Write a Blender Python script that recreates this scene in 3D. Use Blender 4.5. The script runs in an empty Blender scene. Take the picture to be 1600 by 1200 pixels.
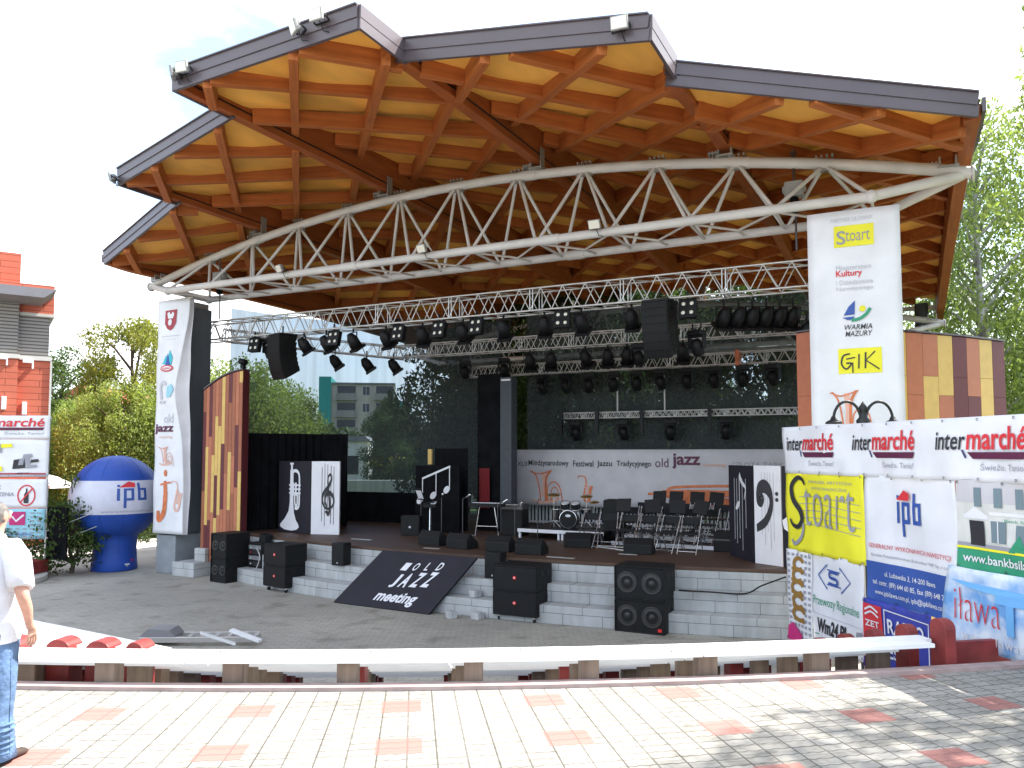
import bpy, bmesh, math, random
import numpy as np
from mathutils import Vector, Matrix
R = math.radians
rnd = random.Random(7)
SC = bpy.context.scene
COL = SC.collection

# ------------------------------------------------------------------ camera, sky, sun, exposure
cam_d = bpy.data.cameras.new('camera'); cam = bpy.data.objects.new('camera', cam_d); COL.objects.link(cam)
cam.location = (0, 0, 2.05); cam.rotation_euler = (R(93.5), 0, 0)
cam_d.lens = 27.675; cam_d.sensor_width = 36; cam_d.shift_y = 0.01986
cam_d.clip_end = 2000; cam_d.clip_start = 0.05
SC.camera = cam
SUN_DIR = Vector((0.93, 0.37, 1.28)).normalized()
SUN_EL = math.asin(SUN_DIR.z); SUN_AZ = math.atan2(SUN_DIR.x, SUN_DIR.y)
sun_d = bpy.data.lights.new('sun', 'SUN'); sun = bpy.data.objects.new('sun', sun_d); COL.objects.link(sun)
sun_d.energy = 4.4; sun_d.angle = R(0.6); sun_d.color = (1.0, 0.95, 0.87)
sun.rotation_euler = SUN_DIR.to_track_quat('Z', 'Y').to_euler(); sun.location = (0, 0, 40)
W = bpy.data.worlds.new('World'); SC.world = W; W.use_nodes = True
nt = W.node_tree; nt.nodes.clear()
def wn(t, **k):
    n = nt.nodes.new(t)
    for a, b in k.items(): setattr(n, a, b)
    return n
out = wn('ShaderNodeOutputWorld'); bg = wn('ShaderNodeBackground'); bg.inputs[1].default_value = 0.15
sky = wn('ShaderNodeTexSky', sky_type='NISHITA', sun_disc=False, sun_elevation=SUN_EL, sun_rotation=SUN_AZ)
sky.air_density = 1.0; sky.dust_density = 1.5; sky.ozone_density = 1.0
tc = wn('ShaderNodeTexCoord'); mp = wn('ShaderNodeMapping'); mp.inputs['Scale'].default_value = (1, 1, 2.2)
mp.inputs['Location'].default_value = (7.1, 1.1, 3.1)
nz = wn('ShaderNodeTexNoise'); nz.inputs['Scale'].default_value = 2.1; nz.inputs['Detail'].default_value = 7; nz.inputs['Roughness'].default_value = 0.55
rp = wn('ShaderNodeValToRGB'); rp.color_ramp.elements[0].position = 0.42; rp.color_ramp.elements[1].position = 0.58
mx = wn('ShaderNodeMix', data_type='RGBA'); mx.inputs[7].default_value = (4.6, 4.75, 4.9, 1)
nt.links.new(tc.outputs['Generated'], mp.inputs[0]); nt.links.new(mp.outputs[0], nz.inputs['Vector'])
nt.links.new(nz.outputs['Fac'], rp.inputs[0]); nt.links.new(rp.outputs[0], mx.inputs[0])
nt.links.new(sky.outputs[0], mx.inputs[6]); nt.links.new(mx.outputs[2], bg.inputs[0]); nt.links.new(bg.outputs[0], out.inputs[0])
SC.view_settings.view_transform = 'Standard'; SC.view_settings.look = 'None'
SC.view_settings.exposure = 1.88; SC.view_settings.gamma = 1
SC.cycles.max_bounces = 8; SC.cycles.transparent_max_bounces = 16

# ------------------------------------------------------------------ materials
MATS = {}
def mat(name, col=None, rough=.6, metal=0., var=.0, scale=6., bump=0., col2=None, stretch=None, spec=.4, bscale=None, trans=0., detail=5):
    if name in MATS: return MATS[name]
    m = bpy.data.materials.new(name); m.use_nodes = True; MATS[name] = m
    t = m.node_tree; p = t.nodes['Principled BSDF']
    p.inputs['Roughness'].default_value = rough; p.inputs['Metallic'].default_value = metal
    p.inputs['Specular IOR Level'].default_value = spec
    c = (*col, 1)
    p.inputs['Base Color'].default_value = c
    if trans: p.inputs['Transmission Weight'].default_value = trans
    if var or bump:
        co = t.nodes.new('ShaderNodeTexCoord'); mpn = t.nodes.new('ShaderNodeMapping')
        if stretch: mpn.inputs['Scale'].default_value = stretch
        n = t.nodes.new('ShaderNodeTexNoise'); n.inputs['Scale'].default_value = scale; n.inputs['Detail'].default_value = detail
        t.links.new(co.outputs['Object'], mpn.inputs[0]); t.links.new(mpn.outputs[0], n.inputs['Vector'])
        if var:
            r = t.nodes.new('ShaderNodeValToRGB')
            c2 = col2 if col2 else tuple(x * (1 - var) for x in col)
            c1 = col if col2 else tuple(min(1, x * (1 + var * .6)) for x in col)
            r.color_ramp.elements[0].position = .3; r.color_ramp.elements[0].color = (*c2, 1)
            r.color_ramp.elements[1].position = .7; r.color_ramp.elements[1].color = (*c1, 1)
            t.links.new(n.outputs['Fac'], r.inputs[0]); t.links.new(r.outputs[0], p.inputs['Base Color'])
        if bump:
            b = t.nodes.new('ShaderNodeBump'); b.inputs['Strength'].default_value = bump; b.inputs['Distance'].default_value = .02
            if bscale:
                n2 = t.nodes.new('ShaderNodeTexNoise'); n2.inputs['Scale'].default_value = bscale; n2.inputs['Detail'].default_value = 4
                t.links.new(mpn.outputs[0], n2.inputs['Vector']); t.links.new(n2.outputs['Fac'], b.inputs['Height'])
            else: t.links.new(n.outputs['Fac'], b.inputs['Height'])
            t.links.new(b.outputs[0], p.inputs['Normal'])
    return m

def nodes_of(name, rough=.7):
    m = bpy.data.materials.new(name); m.use_nodes = True; MATS[name] = m
    t = m.node_tree; p = t.nodes['Principled BSDF']; p.inputs['Roughness'].default_value = rough
    p.inputs['Specular IOR Level'].default_value = .3
    return m, t, p
def nmath(t, op, a, b=None):
    n = t.nodes.new('ShaderNodeMath'); n.operation = op
    for i, x in enumerate((a, b)):
        if x is None: continue
        if isinstance(x, (int, float)): n.inputs[i].default_value = x
        else: t.links.new(x, n.inputs[i])
    return n.outputs[0]
def nmix(t, fac, a, b, mode='MIX'):
    n = t.nodes.new('ShaderNodeMix'); n.data_type = 'RGBA'; n.blend_type = mode
    for i, x in ((0, fac), (6, a), (7, b)):
        if isinstance(x, (int, float)): n.inputs[i].default_value = x
        elif isinstance(x, tuple): n.inputs[i].default_value = (*x, 1)
        else: t.links.new(x, n.inputs[i])
    return n.outputs[2]
def nnoise(t, vec, scale, detail=4):
    n = t.nodes.new('ShaderNodeTexNoise'); n.inputs['Scale'].default_value = scale; n.inputs['Detail'].default_value = detail
    if vec is not None: t.links.new(vec, n.inputs['Vector'])
    return n.outputs['Fac']
def nramp(t, fac, *els):
    r = t.nodes.new('ShaderNodeValToRGB')
    while len(r.color_ramp.elements) < len(els): r.color_ramp.elements.new(.5)
    for e, (p, c) in zip(r.color_ramp.elements, els): e.position = p; e.color = (*c, 1)
    t.links.new(fac, r.inputs[0]); return r.outputs[0]
def nbrick(t, vec, bw, rh, mortar=.01, off=.5, c1=(.5, .5, .5), c2=(.4, .4, .4), cm=(.1, .1, .1)):
    b = t.nodes.new('ShaderNodeTexBrick'); b.offset = off
    b.inputs['Scale'].default_value = 1; b.inputs['Brick Width'].default_value = bw; b.inputs['Row Height'].default_value = rh
    b.inputs['Mortar Size'].default_value = mortar; b.inputs['Mortar Smooth'].default_value = .3
    for k, c in (('Color1', c1), ('Color2', c2), ('Mortar', cm)): b.inputs[k].default_value = (*c, 1)
    t.links.new(vec, b.inputs['Vector']); return b
def ncomb(t, x, y, z=0.):
    n = t.nodes.new('ShaderNodeCombineXYZ')
    for i, v in enumerate((x, y, z)):
        if isinstance(v, (int, float)): n.inputs[i].default_value = v
        else: t.links.new(v, n.inputs[i])
    return n.outputs[0]
def nsep(t, v):
    n = t.nodes.new('ShaderNodeSeparateXYZ'); t.links.new(v, n.inputs[0]); return n.outputs
def ncoord(t, which='Object'): return t.nodes.new('ShaderNodeTexCoord').outputs[which]
def npos(t): return t.nodes.new('ShaderNodeNewGeometry').outputs['Position']
def nbump(t, p, h, s=.3, d=.01):
    b = t.nodes.new('ShaderNodeBump'); b.inputs['Strength'].default_value = s; b.inputs['Distance'].default_value = d
    t.links.new(h, b.inputs['Height']); t.links.new(b.outputs[0], p.inputs['Normal'])

# plaza: grey interlocking pavers laid on rings, with a lattice of red paver squares
m, t, p = nodes_of('plaza_pavers', .75)
P = nsep(t, npos(t))
dx = nmath(t, 'ADD', P[0], 4.5); dy = nmath(t, 'SUBTRACT', 36.5, P[1])
ang = nmath(t, 'MULTIPLY', nmath(t, 'ARCTAN2', dx, dy), 31.0)
rad = nmath(t, 'SQRT', nmath(t, 'ADD', nmath(t, 'MULTIPLY', dx, dx), nmath(t, 'MULTIPLY', dy, dy)))
wob = nmath(t, 'MULTIPLY', nmath(t, 'SINE', nmath(t, 'MULTIPLY', ang, 2 * math.pi / .1006)), .006)
v1 = ncomb(t, nmath(t, 'ADD', ang, .05), nmath(t, 'ADD', rad, wob))
b1 = nbrick(t, v1, .2008, .1088, .0075, .0, (.37, .36, .335), (.31, .305, .285), (.15, .145, .13))
b2 = nbrick(t, ncomb(t, rad, nmath(t, 'ADD', ang, .05)), .145, .4016, .006, .37, (1, 1, 1), (.88, .88, .87), (.68, .67, .645))
c = nmix(t, 1., b1.outputs['Color'], b2.outputs['Color'], 'MULTIPLY')
n1 = nnoise(t, npos(t), 1.1, 6)
c = nmix(t, .8, c, nramp(t, n1, (.3, (.66, .65, .62)), (.7, (1.02, 1.0, .98))), 'MULTIPLY')
n3 = nnoise(t, npos(t), 14., 5); c = nmix(t, .7, c, nramp(t, n3, (.33, (.70, .68, .64)), (.5, (1, 1, 1))), 'MULTIPLY')
n4 = nnoise(t, ncomb(t, nmath(t, 'FLOOR', nmath(t, 'DIVIDE', ang, .2008)), nmath(t, 'FLOOR', nmath(t, 'DIVIDE', rad, .1088))), 3.7, 1); c = nmix(t, .6, c, nramp(t, n4, (.35, (.80, .79, .77)), (.65, (1.05, 1.05, 1.05))), 'MULTIPLY')
fa = nmath(t, 'FRACT', nmath(t, 'DIVIDE', nmath(t, 'ADD', ang, 120.5 - 4.9 + .15 + .0), 1.205))
fr = nmath(t, 'FRACT', nmath(t, 'DIVIDE', nmath(t, 'SUBTRACT', rad, 30.2 - .14), .87))
msk = nmath(t, 'MULTIPLY', nmath(t, 'LESS_THAN', fa, .27), nmath(t, 'LESS_THAN', fr, .34))
redc = nmix(t, 1., (.31, .145, .125), nmix(t, .5, (1, 1, 1), b2.outputs['Color']), 'MULTIPLY')
redc = nmix(t, nmath(t, 'MULTIPLY', b1.outputs['Fac'], .35), redc, (.1, .05, .045))
t.links.new(nmix(t, msk, c, redc), p.inputs['Base Color'])
nbump(t, p, nmath(t, 'SUBTRACT', 1., b1.outputs['Fac']), .5, .008)

m, t, p = nodes_of('orchestra_pavers', .8)
P = npos(t); n1 = nnoise(t, P, .35, 6); n2 = nnoise(t, P, 9., 3)
b = nbrick(t, P, .22, .11, .008, .5, (.43, .408, .36), (.39, .37, .325), (.30, .285, .25))
c = nmix(t, 1., b.outputs['Color'], nramp(t, n1, (.3, (.78, .78, .77)), (.7, (1.08, 1.07, 1.04))), 'MULTIPLY')
c = nmix(t, .5, c, nramp(t, n2, (.3, (.8, .8, .8)), (.7, (1, 1, 1))), 'MULTIPLY')
n5 = nnoise(t, P, 1.7, 8); c = nmix(t, .8, c, nramp(t, n5, (.30, (.62, .61, .58)), (.46, (1, 1, 1))), 'MULTIPLY')
n6 = nnoise(t, P, 23., 2); c = nmix(t, nramp(t, n6, (.71, (0, 0, 0)), (.74, (1, 1, 1))), c, (.09, .085, .07))
t.links.new(c, p.inputs['Base Color'])

m, t, p = nodes_of('stage_blocks', .8)
P = nsep(t, ncoord(t)); n1 = nnoise(t, ncoord(t), 2.3, 6)
vv = ncomb(t, P[0], nmath(t, 'ADD', P[2], 1.17 + 3.4))
b = nbrick(t, vv, .76, .341, .006, .5, (.52, .53, .53), (.45, .46, .465), (.16, .165, .17))
c = nmix(t, 1., b.outputs['Color'], nramp(t, n1, (.25, (.78, .78, .77)), (.75, (1.05, 1.05, 1.05))), 'MULTIPLY')
st = nnoise(t, ncomb(t, nmath(t, 'MULTIPLY', P[0], 5.), P[2], P[1]), 1.2, 5)
c = nmix(t, .55, c, nramp(t, st, (.35, (.74, .73, .70)), (.6, (1, 1, 1))), 'MULTIPLY')
t.links.new(c, p.inputs['Base Color'])

def wood(name, c1, c2, axis):
    m, t, p = nodes_of(name, .55)
    co = t.nodes.new('ShaderNodeMapping'); t.links.new(ncoord(t), co.inputs[0])
    sc = [14, 14, 14]; sc[axis] = .9; co.inputs['Scale'].default_value = sc
    n = nnoise(t, co.outputs[0], 1., 6)
    k = nnoise(t, ncoord(t), 1.6, 4)
    sp = t.nodes.new('ShaderNodeTexVoronoi'); sp.inputs['Scale'].default_value = 3.2; t.links.new(ncoord(t), sp.inputs['Vector'])
    c = nramp(t, n, (.3, c2), (.7, c1))
    c = nmix(t, .55, c, nramp(t, k, (.3, (.72, .68, .62)), (.7, (1.1, 1.08, 1.05))), 'MULTIPLY')
    c = nmix(t, nramp(t, sp.outputs['Distance'], (.035, (1, 1, 1)), (.07, (0, 0, 0))), c, tuple(x * .45 for x in c2))
    t.links.new(c, p.inputs['Base Color']); return m
wood('glulam', (.46, .145, .036), (.31, .082, .02), 0)
wood('rib_glulam', (.37, .105, .027), (.26, .063, .016), 1)
mat('soffit_board', (.86, .43, .08), .6, var=.3, scale=1.3, stretch=(1, .35, 1))
wood('post_wood', (.25, .19, .145), (.15, .11, .085), 2)
wood('stage_deck_wood', (.105, .062, .043), (.07, .042, .03), 0)
mat('fascia_metal', (.085, .066, .075), .36, .0, spec=.6, var=.12, scale=2.)
mat('roof_metal', (.2, .19, .2), .5, .3, var=.1, scale=2.)
mat('truss_paint', (.60, .575, .555), .45, .0, var=.12, scale=2.)
mat('aluminium', (.62, .60, .58), .38, .75, var=.1, scale=5.)
mat('bracket_steel', (.42, .42, .41), .4, .6, var=.1)
mat('black_plastic', (.009, .009, .0105), .5, spec=.25, var=.25, scale=8)
mat('black_cabinet', (.0095, .0095, .010), .6, spec=.25, var=.3, scale=12, bump=.15, bscale=90)
mat('speaker_grille', (.008, .008, .009), .55, spec=.25, var=.3, scale=60)
mat('speaker_cone', (.035, .033, .032), .45, var=.2)
mat('black_cloth', (.0075, .0075, .009), .95, var=.4, scale=3, spec=.1)
mat('dark_panel', (.016, .014, .022), .6, spec=.25, var=.2, scale=3)
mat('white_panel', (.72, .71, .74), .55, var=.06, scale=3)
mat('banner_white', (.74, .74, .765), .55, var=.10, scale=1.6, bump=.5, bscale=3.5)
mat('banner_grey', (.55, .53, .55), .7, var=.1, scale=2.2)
mat('grey_print', (.30, .30, .34), .6); mat('pale_print', (.52, .52, .56), .6)
mat('black_print', (.025, .025, .03), .5); mat('navy_print', (.03, .035, .13), .5)
mat('blue_print', (.035, .09, .34), .5); mat('red_print', (.62, .035, .045), .5); mat('crimson_print', (.36, .035, .05), .5)
mat('yellow_print', (.80, .74, .03), .6, var=.06, scale=2.); mat('orange_print', (.66, .19, .075), .6, var=.3, scale=8)
mat('pale_orange_print', (.72, .42, .33), .6)
mat('green_print', (.03, .28, .15), .5); mat('teal_print', (.05, .45, .55), .5); mat('cyan_print', (.30, .58, .68), .6, var=.1)
mat('plum_print', (.10, .015, .05), .5); mat('magenta_print', (.5, .02, .16), .5)
mat('royal_print', (.045, .06, .36), .55, var=.08); mat('sky_print', (.16, .42, .75), .6, var=.0)
mat('brown_print', (.28, .15, .03), .6); mat('stone_print', (.62, .62, .58), .6, var=.15, scale=5); mat('glass_print', (.16, .22, .25), .5)
mat('white_paint', (.80, .80, .78), .4, var=.06, scale=1.5, stretch=(1, 1, 8))
mat('bench_white', (.80, .80, .79), .38, var=.07, scale=2.5)
mat('red_paint', (.225, .03, .028), .5, var=.3, scale=5)
mat('kerb_stone', (.36, .27, .25), .8, var=.22, scale=5)
mat('terrace_slab', (.36, .35, .33), .85, var=.2, scale=3)
mat('column_paint', (.115, .13, .15), .55, var=.12, scale=1.6)
mat('column_base', (.27, .29, .31), .7, var=.15, scale=3)
mat('dark_column', (.05, .058, .068), .6, var=.15)
mat('clad_gold', (.66, .43, .13), .5, var=.08); mat('clad_terracotta', (.46, .155, .08), .5, var=.08)
mat('clad_maroon', (.125, .022, .028), .5, var=.08); mat('clad_brown', (.34, .11, .055), .5, var=.08)
mat('balloon_blue', (.018, .07, .36), .5, var=.15, scale=1.5, bump=.35, bscale=5); mat('balloon_white', (.60, .60, .70), .5, var=.06, bump=.3, bscale=5)
mat('balloon_seam', (.012, .04, .22), .5)
mat('concrete', (.48, .47, .44), .85, var=.15, scale=1.2)
mat('chrome', (.75, .75, .76), .2, .95); mat('steel_dark', (.10, .10, .105), .35, .8)
mat('cast_iron', (.018, .02, .021), .5, var=.2)
mat('lens_glass', (.75, .72, .62), .25); mat('lamp_lens', (.18, .19, .22), .12, .2)
mat('rubber', (.02, .02, .02), .8); mat('led_red', (.75, .03, .03), .4)
mat('skin', (.50, .27, .20), .6, var=.22, scale=14, bump=.2, bscale=60); mat('hair_grey', (.12, .11, .105), .8, var=.4, scale=40)
mat('shirt_white', (.62, .62, .66), .85, var=.14, scale=7, bump=1., bscale=9); mat('denim', (.10, .17, .30), .85, var=.45, scale=9, bump=.9, bscale=14)
mat('shoe_leather', (.05, .035, .03), .5)
mat('rope', (.5, .5, .5), .8); mat('hoist_grey', (.30, .30, .29), .5, var=.15)
mat('cream_render', (.47, .41, .33), .85, var=.1, scale=.6); mat('grey_render', (.30, .27, .24), .85, var=.1, scale=.6)
mat('teal_render', (.02, .30, .26), .8, var=.08); mat('window_dark', (.03, .035, .045), .15); mat('window_frame_paint', (.6, .6, .58), .5)
mat('render_white', (.62, .61, .58), .8, var=.08)
mat('bark', (.10, .075, .055), .9, var=.35, scale=9, bump=.5); mat('birch_bark', (.50, .48, .46), .8, col2=(.10, .09, .085), var=.5, scale=5, stretch=(1, 1, .35))
mat('asphalt', (.16, .16, .16), .9, var=.2, scale=3)
mat('path_concrete', (.50, .47, .42), .85, var=.15, scale=2.)
mat('gold_trim', (.55, .42, .12), .35, .6); mat('fence_white', (.55, .55, .56), .5)
mat('red_velvet', (.16, .012, .015), .9); mat('drum_shell', (.02, .02, .022), .15); mat('drum_skin', (.6, .6, .6), .5)
mat('cymbal', (.55, .42, .18), .25, .9); mat('case_grey', (.25, .25, .26), .5, .3); mat('cable_pale', (.55, .55, .53), .6)

m, t, p = nodes_of('grass', .9)
n1 = nnoise(t, npos(t), .6, 6)
t.links.new(nramp(t, n1, (.3, (.035, .06, .018)), (.7, (.075, .11, .03))), p.inputs['Base Color'])
m, t, p = nodes_of('brick_red', .8)
P = nsep(t, ncoord(t)); n1 = nnoise(t, ncoord(t), .8, 5)
b = nbrick(t, ncomb(t, nmath(t, 'ADD', P[0], P[1]), P[2]), 1.3, .22, .012, .5, (.50, .135, .08), (.44, .115, .07), (.20, .05, .03))
t.links.new(nmix(t, .6, b.outputs['Color'], nramp(t, n1, (.3, (.82, .8, .8)), (.7, (1.05, 1.05, 1.05))), 'MULTIPLY'), p.inputs['Base Color'])
m, t, p = nodes_of('louvre', .5)
P = nsep(t, ncoord(t)); w = nmath(t, 'FRACT', nmath(t, 'MULTIPLY', P[2], 8.5))
t.links.new(nramp(t, w, (.25, (.09, .085, .085)), (.4, (.30, .29, .28))), p.inputs['Base Color']); nbump(t, p, w, 1., .05)
m, t, p = nodes_of('sky_photo_print', .6)
n1 = nnoise(t, ncoord(t), 3.2, 6)
t.links.new(nramp(t, n1, (.38, (.16, .36, .68)), (.62, (.72, .78, .84))), p.inputs['Base Color'])

def foliage(name, c1, c2, tr=.35):
    m = bpy.data.materials.new(name); m.use_nodes = True; MATS[name] = m
    t = m.node_tree; p = t.nodes['Principled BSDF']; p.inputs['Roughness'].default_value = .6; p.inputs['Specular IOR Level'].default_value = .25
    oi = t.nodes.new('ShaderNodeObjectInfo')
    n1 = nnoise(t, npos(t), .9, 3); n2 = nnoise(t, npos(t), 7., 2)
    c = nramp(t, n1, (.32, c2), (.68, c1))
    c = nmix(t, .7, c, nramp(t, n2, (.3, (.6, .62, .55)), (.7, (1.25, 1.2, 1.1))), 'MULTIPLY')
    c = nmix(t, .35, c, nramp(t, oi.outputs['Random'], (0., (.75, .8, .7)), (1., (1.2, 1.15, 1.0))), 'MULTIPLY')
    t.links.new(c, p.inputs['Base Color'])
    tb = t.nodes.new('ShaderNodeBsdfTranslucent'); t.links.new(nmix(t, 1., c, (1.25, 1.3, .7), 'MULTIPLY'), tb.inputs[0])
    ms = t.nodes.new('ShaderNodeMixShader'); ms.inputs[0].default_value = tr
    t.links.new(p.outputs[0], ms.inputs[1]); t.links.new(tb.outputs[0], ms.inputs[2])
    t.links.new(ms.outputs[0], t.nodes['Material Output'].inputs[0]); return m
foliage('willow_leaf', (.29, .36, .12), (.17, .23, .065), .45)
foliage('dark_leaf', (.06, .10, .03), (.032, .058, .018), .35)
foliage('mid_leaf', (.085, .135, .035), (.045, .08, .02), .35)
foliage('birch_leaf', (.27, .34, .13), (.17, .23, .08), .45)
foliage('hedge_leaf', (.05, .085, .022), (.028, .05, .015), .2)
foliage('yellow_leaf', (.24, .25, .05), (.14, .165, .035), .4)

# black scrim: a woven net, roughly half open
m = bpy.data.materials.new('scrim_net'); m.use_nodes = True; MATS['scrim_net'] = m
t = m.node_tree; p = t.nodes['Principled BSDF']; p.inputs['Base Color'].default_value = (.048, .056, .060, 1); p.inputs['Roughness'].default_value = .8
tr = t.nodes.new('ShaderNodeBsdfTransparent'); ms = t.nodes.new('ShaderNodeMixShader')
P = nsep(t, ncoord(t)); fold = nnoise(t, ncomb(t, nmath(t, 'MULTIPLY', P[0], 3.), nmath(t, 'MULTIPLY', P[1], 3.), nmath(t, 'MULTIPLY', P[2], .08)), 2., 4)
# factor = how much of the net is open
fac = nramp(t, fold, (.3, (.36, .36, .36)), (.7, (.27, .27, .27)))
t.links.new(nmath(t, 'SUBTRACT', 1., fac) if 0 else fac, ms.inputs[0]); tr.inputs[0].default_value = (.74, .88, 1, 1)  # blue tint in the openings stands in for blue sky light behind the net
t.links.new(p.outputs[0], ms.inputs[1]); t.links.new(tr.outputs[0], ms.inputs[2]); t.links.new(ms.outputs[0], t.nodes['Material Output'].inputs[0])

# ------------------------------------------------------------------ mesh builder
class B:
    def __init__(s): s.v = []; s.f = []; s.mi = []; s.sm = []; s.mats = []; s.cur = 0; s.M = None
    def use(s, name):
        if name not in s.mats: s.mats.append(name)
        s.cur = s.mats.index(name); return s
    def add(s, vs, fs, smooth=False):
        o = len(s.v)
        s.v += [Vector(v) if s.M is None else s.M @ Vector(v) for v in vs]
        for f in fs: s.f.append([o + i for i in f]); s.mi.append(s.cur); s.sm.append(smooth)
        return s
    def box(s, x0, x1, y0, y1, z0, z1, M=None):
        vs = [(x, y, z) for z in (z0, z1) for y in (y0, y1) for x in (x0, x1)]
        if M is not None: vs = [M @ Vector(v) for v in vs]
        return s.add(vs, [(0, 2, 3, 1), (4, 5, 7, 6), (0, 1, 5, 4), (2, 6, 7, 3), (0, 4, 6, 2), (1, 3, 7, 5)])
    def bar(s, p, q, w, h, up=(0, 0, 1)):
        p = Vector(p); q = Vector(q); d = (q - p).normalized(); up = Vector(up)
        x = d.cross(up)
        if x.length < 1e-4: x = d.cross(Vector((0, 1, 0)))
        x.normalize(); u = x.cross(d).normalized(); vs = []
        for c in (p, q):
            for a, b in ((-1, -1), (1, -1), (1, 1), (-1, 1)): vs.append(c + x * (a * w / 2) + u * (b * h / 2))
        return s.add(vs, [(0, 3, 2, 1), (4, 5, 6, 7), (0, 1, 5, 4), (1, 2, 6, 5), (2, 3, 7, 6), (3, 0, 4, 7)])
    def tube(s, p, q, r, n=8, r2=None): return s.path([p, q], r, n, r2)
    def path(s, pts, r, n=8, r2=None, closed=False):
        pts = [Vector(a) for a in pts]; N = len(pts); vs = []; ref = None
        for i, a in enumerate(pts):
            if closed: d = pts[(i + 1) % N] - pts[i - 1]
            else: d = pts[min(i + 1, N - 1)] - pts[max(i - 1, 0)]
            d.normalize()
            if ref is None: ref = d.cross(Vector((.31, .2, .93))).normalized()
            x = (ref - d * ref.dot(d)).normalized(); ref = x; y = d.cross(x)
            if callable(r): rr = r(i / max(1, N - 1))
            else: rr = r if r2 is None else r + (r2 - r) * i / max(1, N - 1)
            for k in range(n):
                an = 2 * math.pi * k / n; vs.append(a + x * (rr * math.cos(an)) + y * (rr * math.sin(an)))
        fs = []
        for i in range(N if closed else N - 1):
            j = (i + 1) % N
            for k in range(n): fs.append((i * n + k, i * n + (k + 1) % n, j * n + (k + 1) % n, j * n + k))
        s.add(vs, fs, True)
        if not closed: s.add(vs[:n], [tuple(range(n - 1, -1, -1))]); s.add(vs[-n:], [tuple(range(n))])
        return s
    def lathe(s, prof, n=24, M=None, smooth=True):
        vs = []; fs = []
        for r, z in prof:
            for k in range(n): an = 2 * math.pi * k / n; vs.append(Vector((r * math.cos(an), r * math.sin(an), z)))
        if M is not None: vs = [M @ v for v in vs]
        for i in range(len(prof) - 1):
            for k in range(n): fs.append((i * n + k, i * n + (k + 1) % n, (i + 1) * n + (k + 1) % n, (i + 1) * n + k))
        return s.add(vs, fs, smooth)
    def ball(s, c, r, n=10, sq=(1, 1, 1)):
        prof = [(math.sin(math.pi * i / n) * r, -math.cos(math.pi * i / n) * r) for i in range(n + 1)]
        return s.lathe(prof, n + 4, Matrix.Translation(c) @ Matrix.Diagonal((*sq, 1)))
    def prism(s, pts, y0, y1, M=None):      # outline in x,z; thickness along y
        n = len(pts); vs = [Vector((x, y0, z)) for x, z in pts] + [Vector((x, y1, z)) for x, z in pts]
        if M is not None: vs = [M @ v for v in vs]
        return s.add(vs, [tuple(range(n)), tuple(range(2 * n - 1, n - 1, -1))] + [(i, i + n, (i + 1) % n + n, (i + 1) % n) for i in range(n)])
    def plan(s, pts, z0, z1):               # outline in x,y; thickness along z
        n = len(pts); vs = [Vector((x, y, z0)) for x, y in pts] + [Vector((x, y, z1)) for x, y in pts]
        return s.add(vs, [tuple(range(n - 1, -1, -1)), tuple(range(n, 2 * n))] + [(i, (i + 1) % n, (i + 1) % n + n, i + n) for i in range(n)])
    def sheet(s, fn, nu, nv, smooth=True):
        vs = [fn(i / nu, j / nv) for j in range(nv + 1) for i in range(nu + 1)]
        return s.add(vs, [(j * (nu + 1) + i, j * (nu + 1) + i + 1, (j + 1) * (nu + 1) + i + 1, (j + 1) * (nu + 1) + i) for j in range(nv) for i in range(nu)], smooth)
    def mesh(s, name, fix=True):
        me = bpy.data.meshes.new(name); me.from_pydata([tuple(v) for v in s.v], [], s.f)
        for n in s.mats: me.materials.append(MATS[n])
        me.polygons.foreach_set('material_index', s.mi); me.polygons.foreach_set('use_smooth', s.sm)
        if fix:
            bm = bmesh.new(); bm.from_mesh(me); bmesh.ops.recalc_face_normals(bm, faces=bm.faces); bm.to_mesh(me); bm.free()
        me.update(); return me
    def obj(s, name, parent=None, loc=(0, 0, 0), rz=0., bevel=0., fix=True):
        o = bpy.data.objects.new(name, s.mesh(name, fix)); COL.objects.link(o)
        o.location = loc; o.rotation_euler = (0, 0, rz); o.parent = parent
        if bevel:
            md = o.modifiers.new('b', 'BEVEL'); md.width = bevel; md.segments = 2; md.limit_method = 'ANGLE'
        return o

def tag(o, label, cat, group=None):
    o['label'] = label; o['category'] = cat
    if group: o['group'] = group
    return o
def thing(name, label, cat, loc=(0, 0, 0), rz=0., group=None):
    o = bpy.data.objects.new(name, None); COL.objects.link(o); o.empty_display_size = .2
    o.location = loc; o.rotation_euler = (0, 0, rz); return tag(o, label, cat, group)
def struct(o, kind='structure'): o['kind'] = kind; return o
def dup(root, loc, rz, label, group=None):
    r = root.copy(); COL.objects.link(r); r.location = loc; r.rotation_euler = (0, 0, rz); r['label'] = label
    if group: r['group'] = group
    for ch in list(root.children):
        c = ch.copy(); COL.objects.link(c); c.parent = r
        for g in list(ch.children):
            d = g.copy(); COL.objects.link(d); d.parent = c
    return r
ORD = ['first', 'second', 'third', 'fourth', 'fifth', 'sixth', 'seventh', 'eighth', 'ninth', 'tenth', 'eleventh', 'twelfth', 'thirteenth', 'fourteenth']

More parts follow.
